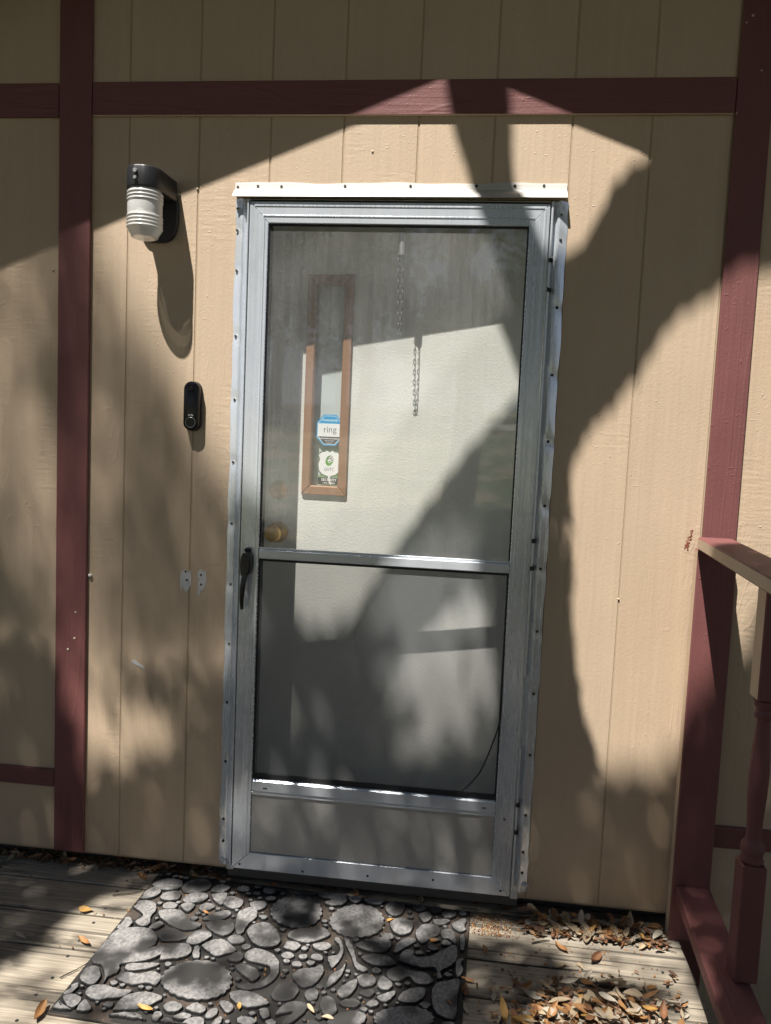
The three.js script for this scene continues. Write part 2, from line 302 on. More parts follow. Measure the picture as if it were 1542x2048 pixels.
  const cocoon = part('cocoon', new THREE.SphereGeometry(0.006, 10, 8).scale(1, 0.9, 0.8), M.white, house); cocoon.position.copy(hit(180, 1151, 'z', 0.004));
  // filler and paint marks
  const blob = (u, v, w, h, seed, mat, name) => {
    const r = rng(seed), c = hit(u, v, 'z', 0), pts = [];
    for (let i = 0; i < 13; i++) { const a = i / 13 * Math.PI * 2, k = 0.72 + 0.42 * r(); pts.push([c.x + Math.cos(a) * w * k, c.y + Math.sin(a) * h * k]); }
    return part(name, poly(smooth(pts, 4).map(([x, y]) => [x + 0.0014 * (r() - 0.5), y + 0.003 * (r() - 0.5)]), 0.0002, 0.0007 + 0.0005 * r(), 0), mat, house);
  };
  for (const [u, v, w, h, k] of [[370, 1152, 0.012, 0.022, 5], [372, 1172, 0.010, 0.018, 8], [363, 1160, 0.006, 0.028, 13], [380, 1158, 0.004, 0.030, 21], [402, 1150, 0.011, 0.018, 34], [403, 1168, 0.012, 0.022, 55], [409, 1158, 0.006, 0.026, 89], [398, 1182, 0.004, 0.014, 144]]) blob(u, v, w, h, k, M.putty, 'filler_patch');
  const holeG = new THREE.SphereGeometry(0.0032, 8, 6).scale(1, 1, 0.4);
  for (const [u, v] of [[371, 1143], [373, 1160], [402, 1150], [402, 1169]]) part('screw_hole', holeG, M.blackMatte, house).position.copy(hit(u, v, 'z', 0.0015));
  { const a = hit(262, 1322, 'z', 0), b = hit(290, 1337, 'z', 0); part('scrape', poly([[a.x, a.y], [a.x + 0.008, a.y + 0.006], [b.x, b.y + 0.003], [b.x, b.y - 0.002], [a.x + 0.012, a.y - 0.009]], 0.0002, 0.0014, 0), M.putty, house); }
  { const r = rng(31), c = hit(1378, 1076, 'z', 0); for (let i = 0; i < 26; i++) { const y = c.y + 0.022 - i * 0.0021, w = 0.0008 + 0.0038 * r() * r(), x = c.x + 0.004 - i * 0.0004 + 0.011 * (r() - 0.5); part('paint_smear', poly([[x - w, y], [x + w, y + 0.001], [x + w * 0.8, y - 0.0026], [x - w * 0.9, y - 0.0022]], 0.0002, 0.0012, 0), M.redSmear, house); } }
}

// ---------------------------------------------------------------- entry door behind the storm door (stands a little ajar, hinged at the right)
const HX = 1.168, HZ = -0.075, ANG = -0.073;
const inner = sub('entry_door', house, 'cream entry door with a narrow window, standing slightly ajar behind the storm door');
inner.position.set(HX, 0.05, HZ); inner.rotation.y = ANG;
const onDoor = (u, v) => {                                          // pixel -> local point on the entry door's face
  const n = new THREE.Vector3(Math.sin(ANG), 0, Math.cos(ANG)), d = new THREE.Vector3((u - 771) / F, -(v - 1024) / F, -1).applyQuaternion(camera.quaternion);
  const o = new THREE.Vector3(HX, 0.05, HZ), t = n.dot(o.clone().sub(camera.position)) / n.dot(d);
  return d.multiplyScalar(t).add(camera.position).sub(o).applyAxisAngle(new THREE.Vector3(0, 1, 0), -ANG);
};
{
  const a = onDoor(616, 550), b = onDoor(709, 550), c = onDoor(694, 992), d = onDoor(606, 988);
  const X0 = (a.x + d.x) / 2, X1 = (b.x + c.x) / 2, Y1 = (a.y + b.y) / 2, Y0 = (c.y + d.y) / 2, w = 0.027;
  const ix0 = X0 + w, ix1 = X1 - w, iy0 = Y0 + w, iy1 = Y1 - w;
  part('slab', poly([[-0.785, 0], [0, 0], [0, 1.915], [-0.785, 1.915]], -0.04, 0, 0.001, [[[ix0 - 0.01, iy0 - 0.01], [ix0 - 0.01, iy1 + 0.01], [ix1 + 0.01, iy1 + 0.01], [ix1 + 0.01, iy0 - 0.01]]]), M.door, inner);
  const fr = (pts) => part('window_moulding', poly(pts, -0.018, 0.009, 0.003), M.wood, inner);
  fr([[X0, Y0], [ix0, iy0], [ix0, iy1], [X0, Y1]]); fr([[X1, Y0], [X1, Y1], [ix1, iy1], [ix1, iy0]]);
  fr([[X0, Y0], [X1, Y0], [ix1, iy0], [ix0, iy0]]); fr([[X0, Y1], [ix0, iy1], [ix1, iy1], [X1, Y1]]);
  // paper hung behind the narrow pane, gently buckled
  const pg = new THREE.PlaneGeometry(ix1 - ix0 + 0.016, iy1 - iy0 + 0.016, 6, 40), pp = pg.attributes.position;
  for (let i = 0; i < pp.count; i++) pp.setZ(i, 0.004 * (fbm((pp.getX(i) + 1) * 0.5, (pp.getY(i) + 1) * 0.5, 20, 16, 2, 901) - 0.5));
  pg.computeVertexNormals(); pg.translate((ix0 + ix1) / 2, (iy0 + iy1) / 2, -0.028); part('paper_blind', pg, M.paper, inner);
  const gp = new THREE.PlaneGeometry(ix1 - ix0 + 0.01, iy1 - iy0 + 0.01); gp.translate((ix0 + ix1) / 2, (iy0 + iy1) / 2, -0.0155);
  part('window_pane', gp, phys({ color: lin(0.95, 0.97, 0.96), roughness: 0.02, transmission: 1, thickness: 0, ior: 1.5 }), inner);
  // knob and deadbolt
  const lathe = (pts, n = 28) => new THREE.LatheGeometry(pts.map(([r, y]) => new THREE.Vector2(r, y)), n).rotateX(Math.PI / 2);
  const k = onDoor(556, 1064), q = onDoor(557, 980);
  const kn = part('knob', lathe([[0, 0.066], [0.014, 0.065], [0.022, 0.060], [0.026, 0.050], [0.025, 0.042], [0.018, 0.034], [0.011, 0.028], [0.010, 0.012], [0.020, 0.010], [0.030, 0.005], [0.032, 0.0005]]), M.brass, inner); kn.position.set(k.x, k.y, 0.0005);
  const db = part('deadbolt', lathe([[0, 0.022], [0.006, 0.022], [0.0065, 0.0215], [0.017, 0.022], [0.0195, 0.019], [0.022, 0.010], [0.026, 0.006], [0.029, 0.0005]]), M.brass, inner); db.position.set(q.x, q.y, 0.0005);
  const key = part('keyway', chbox(-0.0012, 0.0012, -0.005, 0.005, 0.0215, 0.0232, 0.0003), M.blackMatte, inner); key.position.set(q.x, q.y, 0);
}
// stickers on the narrow pane
function canvas(w, h) { const c = document.createElement('canvas'); c.width = w; c.height = h; return c; }
function sticker(u, v, w, h, shapePts, draw, label) {
  const c = canvas(320, Math.round(320 * h / w)), x = c.getContext('2d'); draw(x, c.width, c.height);
  const t = new THREE.CanvasTexture(c); t.colorSpace = THREE.SRGBColorSpace; t.needsUpdate = true;
  const s = new THREE.Shape(shapePts.map(([a, b]) => new THREE.Vector2((a - 0.5) * w, (0.5 - b) * h)));
  const g = new THREE.ExtrudeGeometry(s, { depth: 0.0006, bevelEnabled: false }), p = g.attributes.position, uv = g.attributes.uv;
  for (let i = 0; i < p.count; i++) uv.setXY(i, p.getX(i) / w + 0.5, p.getY(i) / h + 0.5);
  const m = solo('sticker', g, std({ map: t, roughness: 0.4 }), label, 'sticker');
  const q = onDoor(u, v); q.z = -0.0145;
  m.position.copy(q.applyAxisAngle(new THREE.Vector3(0, 1, 0), ANG)).add(new THREE.Vector3(HX, 0.05, HZ)); m.rotation.y = ANG; return m;
}
{
  const k = 0.27, oct = [[k, 0], [1 - k, 0], [1, k], [1, 1 - k], [1 - k, 1], [k, 1], [0, 1 - k], [0, k]];
  sticker(657, 860, 0.0815, 0.092, oct, (x, w, h) => {
    x.fillStyle = '#f4f6f7'; x.fillRect(0, 0, w, h); x.fillStyle = '#1fa3dd'; x.fillRect(0, 0, w, h * 0.29); x.fillStyle = '#41464a'; x.fillRect(0, h * 0.71, w, h * 0.3);
    const o = (inset, c, lw) => { x.strokeStyle = c; x.lineWidth = lw; x.beginPath(); oct.forEach(([a, b], i) => x[i ? 'lineTo' : 'moveTo'](inset + a * (w - 2 * inset), inset + b * (h - 2 * inset))); x.closePath(); x.stroke(); };
    o(14, '#f4f6f7', 10); o(5, '#1fa3dd', 18);
    x.textAlign = 'center'; x.fillStyle = '#ffffff'; x.font = 'bold 30px sans-serif'; x.fillText('Protected by', w / 2, h * 0.21);
    x.fillStyle = '#4a4f53'; x.font = '92px sans-serif'; x.fillText('ring', w / 2 + 4, h * 0.58);
    x.fillStyle = '#ffffff'; x.font = 'bold 21px sans-serif'; x.fillText('Audio/Video Surveillance', w / 2, h * 0.79); x.font = '18px sans-serif'; x.fillText('800.656.1918', w / 2, h * 0.86); x.fillText('ring.com', w / 2, h * 0.925);
  }, 'blue and white octagonal security sticker on the narrow door window');
  const sh = []; // shield over a plate
  const L = [[0.5, 0.05], [0.62, 0.0], [0.72, 0.05], [0.82, 0.045], [0.97, 0.14], [0.90, 0.27], [0.97, 0.42], [0.93, 0.62], [0.80, 0.72], [0.95, 0.75], [0.96, 1.0]];
  for (const [a, b] of L) sh.push([a, b]); for (const [a, b] of L.slice(1).reverse()) sh.push([1 - a, b]);
  sticker(656, 935, 0.079, 0.107, sh, (x, w, h) => {
    x.fillStyle = '#7d9b74'; x.fillRect(0, 0, w, h);
    const shield = (m) => { x.beginPath(); const C = (a, b) => [w / 2 + (a - 0.5) * w * m, h * 0.36 + (b - 0.36) * h * m]; const pts = L.slice(0, 9); pts.forEach(([a, b], i) => x[i ? 'lineTo' : 'moveTo'](...C(a, b))); x.lineTo(...C(0.5, 0.80)); [...pts].reverse().forEach(([a, b]) => x.lineTo(...C(1 - a, b))); x.closePath(); };
    shield(0.96); x.fillStyle = '#3c4a40'; x.fill(); shield(0.91); x.fillStyle = '#f3f4f4'; x.fill();
    x.save(); x.translate(w * 0.5, h * 0.31); x.rotate(0.35); x.scale(0.72, 1); const r = h * 0.15;
    x.beginPath(); x.arc(0, 0, r, 0, 7); x.fillStyle = '#5f9e3c'; x.fill(); x.beginPath(); x.arc(r * 0.12, -r * 0.25, r * 0.66, 0, 7); x.fillStyle = '#f3f4f4'; x.fill();
    x.strokeStyle = '#23282c'; x.lineWidth = 7; for (let i = 0; i < 7; i++) { const a = -2.9 + i * 0.42; x.beginPath(); x.moveTo(Math.cos(a) * r * 0.3, Math.sin(a) * r * 0.3 - 2); x.lineTo(Math.cos(a) * r * 1.0, Math.sin(a) * r * 1.0); x.stroke(); }
    x.fillStyle = '#5f9e3c'; x.fillRect(-r * 0.1, r * 0.05, r * 0.8, r * 0.22); x.restore();
    x.textAlign = 'center'; x.fillStyle = '#2a2f33'; x.font = '52px sans-serif'; x.fillText('GVTC', w / 2, h * 0.60);
    x.fillStyle = '#101214'; x.fillRect(w * 0.06, h * 0.79, w * 0.88, h * 0.19); x.fillStyle = '#ffffff'; x.font = 'bold 42px sans-serif'; x.fillText('SECURITY', w / 2, h * 0.885); x.font = 'bold 22px sans-serif'; x.fillText('1-800-367-4882', w / 2, h * 0.955);
    x.fillStyle = '#e9ecec'; x.beginPath(); x.moveTo(w * 0.47, h * 0.72); x.lineTo(w * 0.56, h * 0.74); x.lineTo(w * 0.52, h * 0.84); x.lineTo(w * 0.62, h * 0.98); x.lineTo(w * 0.55, h * 0.97); x.lineTo(w * 0.46, h * 0.83); x.fill();
  }, 'white shield shaped security sticker with a green emblem on the narrow door window');
}

// ---------------------------------------------------------------- storm door and its frame
const storm = sub('storm_door', house, 'aluminium storm door with dusty glass above and an insect screen below');
const LX0 = 0.359, LX1 = 1.172, LY0 = 0.06, LY1 = 1.974, ZB = 0.009, ZF = 0.022;
{
  const g0 = 0.412, g1 = 1.120, e = 0.0006;
  const st = (pts, mat, name = 'stile') => part(name, poly(pts, ZB, ZF, 0.0016), mat, storm);
  st([[LX0, LY0], [g0, 0.112], [g0, 1.916], [LX0, LY1]], M.alu); st([[LX1, LY0], [LX1, LY1], [g1, 1.916], [g1, 0.112]], M.alu);
  st([[LX0 + e, LY1], [g0 + e, 1.916 + e], [g1 - e, 1.916 + e], [LX1 - e, LY1]], M.aluH, 'rail'); st([[LX0 + e, LY0], [LX1 - e, LY0], [g1 - e, 0.112 - e], [g0 + e, 0.112 - e]], M.aluH, 'rail');
  // ribs rolled into the profiles
  const ribs = []; const rv = (x, y0, y1, w = 0.0022) => ribs.push(chbox(x - w, x + w, y0, y1, ZF - 0.001, ZF + 0.0016, 0.0006)), rh = (y, x0, x1, w = 0.0022) => ribs.push(chbox(x0, x1, y - w, y + w, ZF - 0.001, ZF + 0.0016, 0.0006));
  rv(LX1 - 0.011, LY0 + 0.012, LY1 - 0.012); rv(LX1 - 0.041, LY0 + 0.043, LY1 - 0.045, 0.0016); rv(LX0 + 0.042, LY0 + 0.043, LY1 - 0.046, 0.0016); rh(LY1 - 0.011, LX0 + 0.014, LX1 - 0.014); rh(LY1 - 0.038, LX0 + 0.038, LX1 - 0.038);
  part('rib', mergeGeometries(ribs), M.alu, storm);
  const mid = part('rail', chbox(g0 + 0.001, g1 - 0.001, 0.986, 1.012, 0.008, 0.0235, 0.002, true), M.aluH, storm); mid.name = 'mid_rail';
  part('mid_rail_lip', chbox(g0 + 0.001, g1 - 0.001, 1.0125, 1.018, 0.008, 0.017, 0.001, true), M.aluH, storm);
  part('lower_rail', chbox(g0 + 0.001, g1 - 0.001, 0.300, 0.336, 0.007, 0.026, 0.004, true), M.aluH, storm);
  part('lower_rail_lip', chbox(g0 + 0.001, g1 - 0.001, 0.290, 0.2995, 0.008, 0.022, 0.001, true), M.aluH, storm);
  for (const [u, v] of [[530, 1577], [968, 1616]]) part('weep_slot', chbox(-0.006, 0.006, -0.0016, 0.0016, -0.0004, 0.0012, 0.0003), M.blackMatte, storm).position.copy(hit(u, v, 'z', 0.026));
  part('kick_panel', chbox(g0 + 0.0005, g1 - 0.0005, 0.1125, 0.2895, 0.009, 0.017, 0.001), M.kick, storm);
  const pane = (x0, x1, y0, y1, z, mat, name) => { const g = new THREE.PlaneGeometry(x1 - x0, y1 - y0); const p = g.attributes.position, uv = g.attributes.uv; g.translate((x0 + x1) / 2, (y0 + y1) / 2, z); for (let i = 0; i < p.count; i++) uv.setXY(i, p.getX(i), p.getY(i)); return part(name, g, mat, storm); };
  pane(g0 + 0.002, g1 - 0.002, 1.0185, 1.915, 0.013, M.pane, 'glass_pane');
  pane(g0 + 0.004, g1 - 0.004, 0.337, 0.984, 0.0125, M.screen, 'insect_screen');
  // dark rubber round the glass and the screen
  const gk = (x0, x1, y0, y1, n = 'gasket') => part(n, chbox(x0, x1, y0, y1, 0.0095, 0.0155, 0.0008), M.blackMatte, storm);
  gk(g0, g0 + 0.004, 1.019, 1.911); gk(g1 - 0.004, g1, 1.019, 1.911); gk(g0, g1, 1.9112, 1.916);
  gk(g0, g0 + 0.005, 0.352, 0.978, 'screen_spline'); gk(g1 - 0.005, g1, 0.352, 0.978, 'screen_spline'); gk(g0, g1, 0.9785, 0.9855, 'screen_spline'); gk(g0, g1, 0.3365, 0.3515, 'screen_spline');
  // fixing holes in the bottom rail and stiles
  const hole = new THREE.CylinderGeometry(0.0034, 0.0034, 0.0015, 12).rotateX(Math.PI / 2);
  for (const [u, v] of [[605, 1743], [735, 1752], [866, 1760], [1001, 1782], [479, 1728], [1009, 1639]]) part('screw', hole, M.blackMatte, storm).position.copy(hit(u, v, 'z', ZF + 0.0003));
  // latch handle
  const hd = sub('handle', storm); const A = hit(493, 1128, 'z', 0.035);
  hd.position.set(A.x, A.y, 0.0225);
  const hs = (pts, z0, z1, b) => poly(smooth(pts, 3), z0, z1, b);
  part('handle_body', hs([[-0.015, -0.028], [-0.016, 0.01], [-0.010, 0.029], [0.004, 0.034], [0.013, 0.030], [0.016, 0.006], [0.013, -0.022], [0.002, -0.034], [-0.009, -0.034]], 0, 0.026, 0.006), M.blackPlastic, hd);
  const lever = limbGeo([[0.000, -0.028, 0.022], [-0.003, -0.05, 0.028], [-0.005, -0.08, 0.030], [-0.007, -0.108, 0.026], [-0.0075, -0.128, 0.020]].map((a) => new THREE.Vector3(...a)), [0.009, 0.0085, 0.0075, 0.006, 0.005], 8, 5, 0);
  part('lever', lever, M.blackPlastic, hd); const knob = []; for (let i = 0; i < 5; i++) { const s = new THREE.SphereGeometry(0.004, 8, 6).scale(1, 1.5, 1); s.translate(0, 0.006, 0); s.rotateZ((i - 2) * 0.62); s.translate(0.003, 0.036, 0.012); knob.push(s); } part('lock_knob', mergeGeometries(knob), M.blackPlastic, hd);
}
const frame = sub('storm_frame', house, 'dented aluminium fixing frame screwed round the storm door');
{
  // side flanges: thin bent sheet, dented at each screw
  const flange = (x0, x1, y0, y1, screws, seed, flip) => {
    const N = 160, pos = [], idx = [], uv = [], r = rng(seed), ph = r() * 9;
    const prof = flip ? [[0, 0.0035], [0.30, 0.0045], [0.42, 0.0115], [0.55, 0.0125], [1, 0.0015]] : [[0, 0.0015], [0.5, 0.0125], [0.66, 0.0115], [0.76, 0.0045], [1, 0.0035]];
    const P = prof.length;
    for (let i = 0; i <= N; i++) {
      const y = y0 + (y1 - y0) * i / N; let dent = 0; for (const s of screws) dent += Math.exp(-(((y - s[1]) / 0.016) ** 2));
      const wob = 0.0010 * Math.sin(y * 21 + ph) + 0.0007 * Math.sin(y * 47 + ph * 2) + 0.0015 * dent;
      for (let j = 0; j < P; j++) {
        let [t, z] = prof[j]; const out = flip ? j === P - 1 : j === 0; let x = x0 + (x1 - x0) * t; if (out) x += (flip ? -1 : 1) * wob;
        z += 0.0016 * Math.sin(y * 33 + j + ph) * (j === 0 || j === P - 1 ? 0.4 : 0.25) - (j === (flip ? 3 : 1) ? 0.0045 * Math.min(1, dent) : 0);
        pos.push(x, y, Math.max(0.0012, z)); uv.push(x, y); if (i < N && j < P - 1) { const o = i * P + j; idx.push(o, o + 1, o + P, o + 1, o + P + 1, o + P); }
      }
    }
    const g = new THREE.BufferGeometry(); g.setAttribute('position', new THREE.Float32BufferAttribute(pos, 3)); g.setAttribute('uv', new THREE.Float32BufferAttribute(uv, 2)); g.setIndex(idx); g.computeVertexNormals();
    return part('flange', g, M.alu, frame);
  };
  const scr = (list) => list.map(([u, v]) => { const q = hit(u, v, 'z', 0.008); return [q.x, q.y]; });
  const left = scr([[475, 417], [474, 460], [473, 541], [471, 672], [469, 799], [466, 924], [463, 1047], [461, 1168], [458, 1287], [454, 1405], [451, 1523], [447, 1638], [446, 1682]]);
  const right = scr([[1123, 430], [1121, 480], [1114, 615], [1104, 750], [1096, 883], [1089, 1012], [1081, 1138], [1074, 1263], [1067, 1388], [1060, 1511], [1051, 1631], [1046, 1705], [1044, 1746]]);
  flange(0.313, 0.352, 0.062, 1.985, left, 3, false); flange(1.176, 1.221, 0.07, 1.985, right, 4, true);
  const head = new THREE.CylinderGeometry(0.0036, 0.0046, 0.003, 12).rotateX(Math.PI / 2), slot = new THREE.CylinderGeometry(0.0026, 0.0026, 0.0012, 10).rotateX(Math.PI / 2);
  const screw = (x, y, z, dark) => { const s = part('screw', head, dark ? M.blackMatte : M.steel, frame); s.position.set(x, y, z); const h = part('screw_socket', slot, M.blackMatte, frame); h.position.set(x, y, z + 0.0014); };
  left.forEach(([x, y], i) => screw(x, y, 0.0075, i > 8)); right.forEach(([x, y], i) => screw(x, y, 0.0072, i > 0));
  // drip cap over the door
  const cx0 = 0.311, cx1 = 1.214, prof = [[0.0015, 2.030], [0.004, 2.031], [0.006, 2.014], [0.016, 2.006], [0.026, 1.996], [0.031, 1.987], [0.029, 1.986], [0.015, 2.000], [0.0015, 2.005]];
  { const N = 60, P = prof.length, pos = [], idx = [], uv = [];
    for (let i = 0; i <= N; i++) { const x = cx0 + (cx1 - cx0) * i / N; for (let j = 0; j <= P; j++) { const [z, y] = prof[j % P]; const w = (j % P) < 2 ? 0.0018 * Math.sin(x * 19) + 0.001 * Math.sin(x * 43) : 0; pos.push(x, y + w - 0.002 + 0.004 * (x - cx0), z); uv.push(y * 2 + z, x); if (i < N && j < P) { const o = i * (P + 1) + j; idx.push(o, o + 1, o + P + 1, o + 1, o + P + 2, o + P + 1); } } }
    const g = new THREE.BufferGeometry(); g.setAttribute('position', new THREE.Float32BufferAttribute(pos, 3)); g.setAttribute('uv', new THREE.Float32BufferAttribute(uv, 2)); g.setIndex(idx); part('drip_cap', toCreasedNormals(g, 0.6), M.cap, frame); }
  for (const [u, v] of [[516, 372], [563, 373], [690, 372], [821, 372], [953, 372], [1030, 372], [1088, 371], [476, 374]]) { const q = hit(u, v, 'z', 0.005); screw(q.x, q.y, 0.0055, u > 940 && u < 1050); }
  // upright channels beside the leaf
  part('channel', chbox(0.3525, 0.3562, 0.065, 1.98, 0.002, 0.024, 0.0008), M.alu, frame);
  part('head_channel', chbox(0.3575, 1.174, 1.9775, 1.9835, -0.002, 0.006, 0.0008, true), M.blackMatte, frame);
  part('hinge_rod', new THREE.CylinderGeometry(0.0032, 0.0032, 1.28, 10).translate(1.1785, 1.34, 0.0185), M.alu, frame);
  part('hinge_rod', new THREE.CylinderGeometry(0.0032, 0.0032, 0.42, 10).translate(1.1785, 0.285, 0.0185), M.alu, frame);
  for (const [u, v] of [[1096, 520], [1097, 579], [1062, 1082], [1064, 1137], [1036, 1610], [1036, 1665]]) { const q = hit(u, v, 'z', 0.02); part('hinge_knuckle', chbox(-0.006, 0.006, -0.006, 0.006, 0, 0.012, 0.0015), M.blackPlastic, frame).position.set(1.181, q.y, 0.012); }
  for (const [u, v] of [[446, 1718], [1050, 1770]]) { const q = hit(u, v, 'z', 0.01); part('caulk', new THREE.SphereGeometry(0.009, 8, 6).scale(1.3, 0.6, 0.7), M.putty, frame).position.copy(q); }
}

// ---------------------------------------------------------------- small things at the door
{ // safety chain hanging inside the glass
  const ch = thing('chain', 'steel safety chain hanging in a doubled loop behind the dusty glass', 'chain', [0, 0, 0]);
  const link = new THREE.TorusGeometry(0.0042, 0.0011, 6, 14).scale(0.8, 1.75, 1), zc = -0.006, top = hit(802, 512, 'z', zc), bot = hit(799, 664, 'z', zc), N = 15;
  for (const s of [-1, 1]) for (let i = 0; i < N; i++) { const t = i / (N - 1), m = part('link', link, M.chain, ch); m.position.set(top.x + (bot.x - top.x) * t + s * (0.0062 - 0.0035 * t * t * t) + 0.001 * Math.sin(i * 3), top.y + (bot.y - top.y) * t, zc + (i % 2) * 0.0008); m.rotation.set(0, (i % 2) * 1.15 + 0.2 * s, s * 0.06); }
  const hk = hit(805, 488, 'z', zc); part('coil_spring', new THREE.CylinderGeometry(0.0105, 0.0105, 0.062, 14).translate(hk.x, hk.y, zc), M.steel, ch); part('hook', new THREE.CylinderGeometry(0.0015, 0.0015, 0.03, 6).translate(hk.x, hk.y + 0.04, zc), M.steel, ch);
}
{ // loose spline cord of the screen
  const pts = [[1011, 1262, 0.017], [1009, 1300, 0.019], [1005, 1380, 0.020], [1000, 1440, 0.022], [984, 1490, 0.026], [958, 1547, 0.030], [935, 1572, 0.030], [914, 1590, 0.028]].map(([u, v, z]) => hit(u, v, 'z', z));
  solo('spline_cord', limbGeo(pts, [0.0021, 0.0021], 6, 8, 0), M.blackMatte, 'thin black cord pulled loose from the edge of the insect screen', 'cord');
}
{ // wall lamp
  const xc = 0.092, zc = 0.097;
  const lamp = thing('wall_lamp', 'black porch lamp with a ribbed glass jar on the tan siding', 'lamp', [xc, 1.93, 0]);
  const Y = (y) => y - 1.93, u = [];
  for (let i = 0; i <= 16; i++) { const a = Math.PI * i / 16; u.push([0.0475 * Math.cos(a), -(zc + 0.0475 * Math.sin(a))]); }
  u.push([-0.054, -0.013], [0.054, -0.013]);
  const capG = new THREE.ExtrudeGeometry(new THREE.Shape(u.map(([a, b]) => new THREE.Vector2(a, b))), { depth: 0.048, bevelEnabled: true, bevelSize: 0.004, bevelOffset: -0.004, bevelThickness: 0.004, bevelSegments: 3 }); capG.rotateX(-Math.PI / 2);
  capG.translate(0, Y(1.977), 0); part('canopy', toCreasedNormals(capG, 0.7), M.lampBlack, lamp);
  const bp = []; for (let i = 0; i < 40; i++) { const a = i / 40 * Math.PI * 2; bp.push([Math.sign(Math.cos(a)) * Math.pow(Math.abs(Math.cos(a)), 0.6) * 0.058, 0.012 + Math.sign(Math.sin(a)) * Math.pow(Math.abs(Math.sin(a)), 0.75) * 0.079]); }
  part('back_plate', poly(bp, 0.0012, 0.013, 0.003), M.lampBlack, lamp);
  const rp = (y, r) => new THREE.Vector2(r, Y(y)); const pr = [rp(1.979, 0.040), rp(1.974, 0.043)];
  let y = 1.968; const rib = () => { for (const [d, r] of [[0, 0.0445], [0.0028, 0.0475], [0.006, 0.0475], [0.0088, 0.0445]]) pr.push(rp(y - d, r)); y -= 0.0092; };
  rib(); rib(); rib(); pr.push(rp(1.938, 0.0458), rp(1.912, 0.0458)); y = 1.908; rib(); rib(); rib(); rib(); pr.push(rp(1.867, 0.043), rp(1.858, 0.037), rp(1.852, 0.035), rp(1.850, 0.030), rp(1.853, 0.012), rp(1.853, 0.0001));
  part('glass_jar', new THREE.LatheGeometry(pr, 40).translate(0, 0, zc), M.lampGlass, lamp);
  part('bulb', new THREE.LatheGeometry([[0.013, 1.978], [0.013, 1.955], [0.020, 1.935], [0.026, 1.912], [0.022, 1.893], [0.012, 1.884], [0.0001, 1.882]].map(([r, yy]) => rp(yy, r)), 24).translate(0, 0, zc), M.bulb, lamp);
  for (const [dy, r] of [[2.011, 0.0055], [1.993, 0.0045]]) part('set_screw', new THREE.CylinderGeometry(r, r, 0.008, 12).rotateX(Math.PI / 2).rotateY(-0.12).translate(-0.006, Y(dy), zc + 0.0495), M.steel, lamp);
}
{ // doorbell
  const c = hit(383, 812, 'z', 0.022), bell = thing('doorbell_camera', 'glossy black video doorbell on the tan siding beside the storm door', 'doorbell', [c.x, c.y, 0]);
  const stad = (w, h, n = 14) => { const p = []; for (let i = 0; i <= n; i++) { const a = Math.PI * i / n; p.push([w * Math.cos(a), h - w + w * Math.sin(a)]); } for (let i = 0; i <= n; i++) { const a = Math.PI + Math.PI * i / n; p.push([w * Math.cos(a), -h + w + w * Math.sin(a)]); } return p; };
  part('mount', poly(stad(0.0235, 0.0705), 0.0008, 0.010, 0.001), M.blackMatte, bell);
  const bg = new THREE.ExtrudeGeometry(new THREE.Shape(stad(0.0228, 0.0695).map(([a, b]) => new THREE.Vector2(a, b))), { depth: 0.012, bevelEnabled: true, bevelSize: 0.006, bevelOffset: -0.006, bevelThickness: 0.006, bevelSegments: 5, curveSegments: 12 }); bg.translate(0, 0, 0.010);
  part('body', toCreasedNormals(bg, 0.5), M.gloss, bell);
  part('button_ring', new THREE.TorusGeometry(0.0142, 0.0009, 8, 32).translate(0, -0.0465, 0.0282), std({ color: lin(0.25, 0.25, 0.26), roughness: 0.3, metalness: 0.6 }), bell);
  part('button', new THREE.CylinderGeometry(0.013, 0.0132, 0.0012, 28).rotateX(Math.PI / 2).translate(0, -0.0465, 0.0283), M.gloss, bell);
  part('lens', new THREE.SphereGeometry(0.0075, 16, 10).scale(1, 1, 0.3).translate(0, 0.047, 0.0275), M.gloss, bell);
  const font = await new FontLoader().loadAsync('fonts/droid/droid_sans_regular.typeface.json');
  const tg = new TextGeometry('arlo', { font, size: 0.0062, depth: 0.0004, curveSegments: 3 }); tg.computeBoundingBox(); tg.translate(-tg.boundingBox.max.x / 2, -0.0285, 0.0279);
  part('lettering', tg, std({ color: lin(0.6, 0.6, 0.6), roughness: 0.5 }), bell);
}

// ---------------------------------------------------------------- deck and railing
const deck = new THREE.Group(); deck.name = 'deck'; deck.userData = { kind: 'structure', label: 'weathered grey wooden porch deck' }; scene.add(deck);
const DX1 = 1.638;
{
  let z0 = -0.062, k = 0;
  for (let z1 = 0.076; z0 < 3.4; z0 = z1, z1 += 0.1405, k++) {
    const e = 0.003 + 0.002 * R(), sag = 0.0012 * R();
    const g = chbox(-2.6 - 0.02 * R(), DX1 + 0.004 * (R() - 0.5), -0.036, -sag, z0 + e, z1 - e, 0.0035);
    part('deck_board', g, M.deck[(k * 3 + (k > 4 ? 1 : 0)) % 5], deck);
  }
  const dn = new THREE.CylinderGeometry(0.0042, 0.0042, 0.002, 10);
  for (const x of [-0.35, 0.05, 1.15, 1.56]) for (let k2 = 0; k2 < 5; k2++) for (const o of [0.03, 0.11]) part('nail', dn, M.blackMatte, deck).position.set(x + 0.012 * (R() - 0.5), -0.0008, -0.064 + k2 * 0.1405 + o + 0.01 * (R() - 0.5));
  for (let z = 0.0; z < 3.4; z += 0.6) part('joist', chbox(-2.55, 1.60, -0.18, -0.038, z, z + 0.038), M.dark, deck);
  for (const [x, z] of [[-2.5, 0.1], [-2.5, 3.2], [1.5, 0.1], [1.5, 3.2]]) part('deck_post', chbox(x, x + 0.09, -0.75, -0.182, z, z + 0.09), M.dark, deck);
}
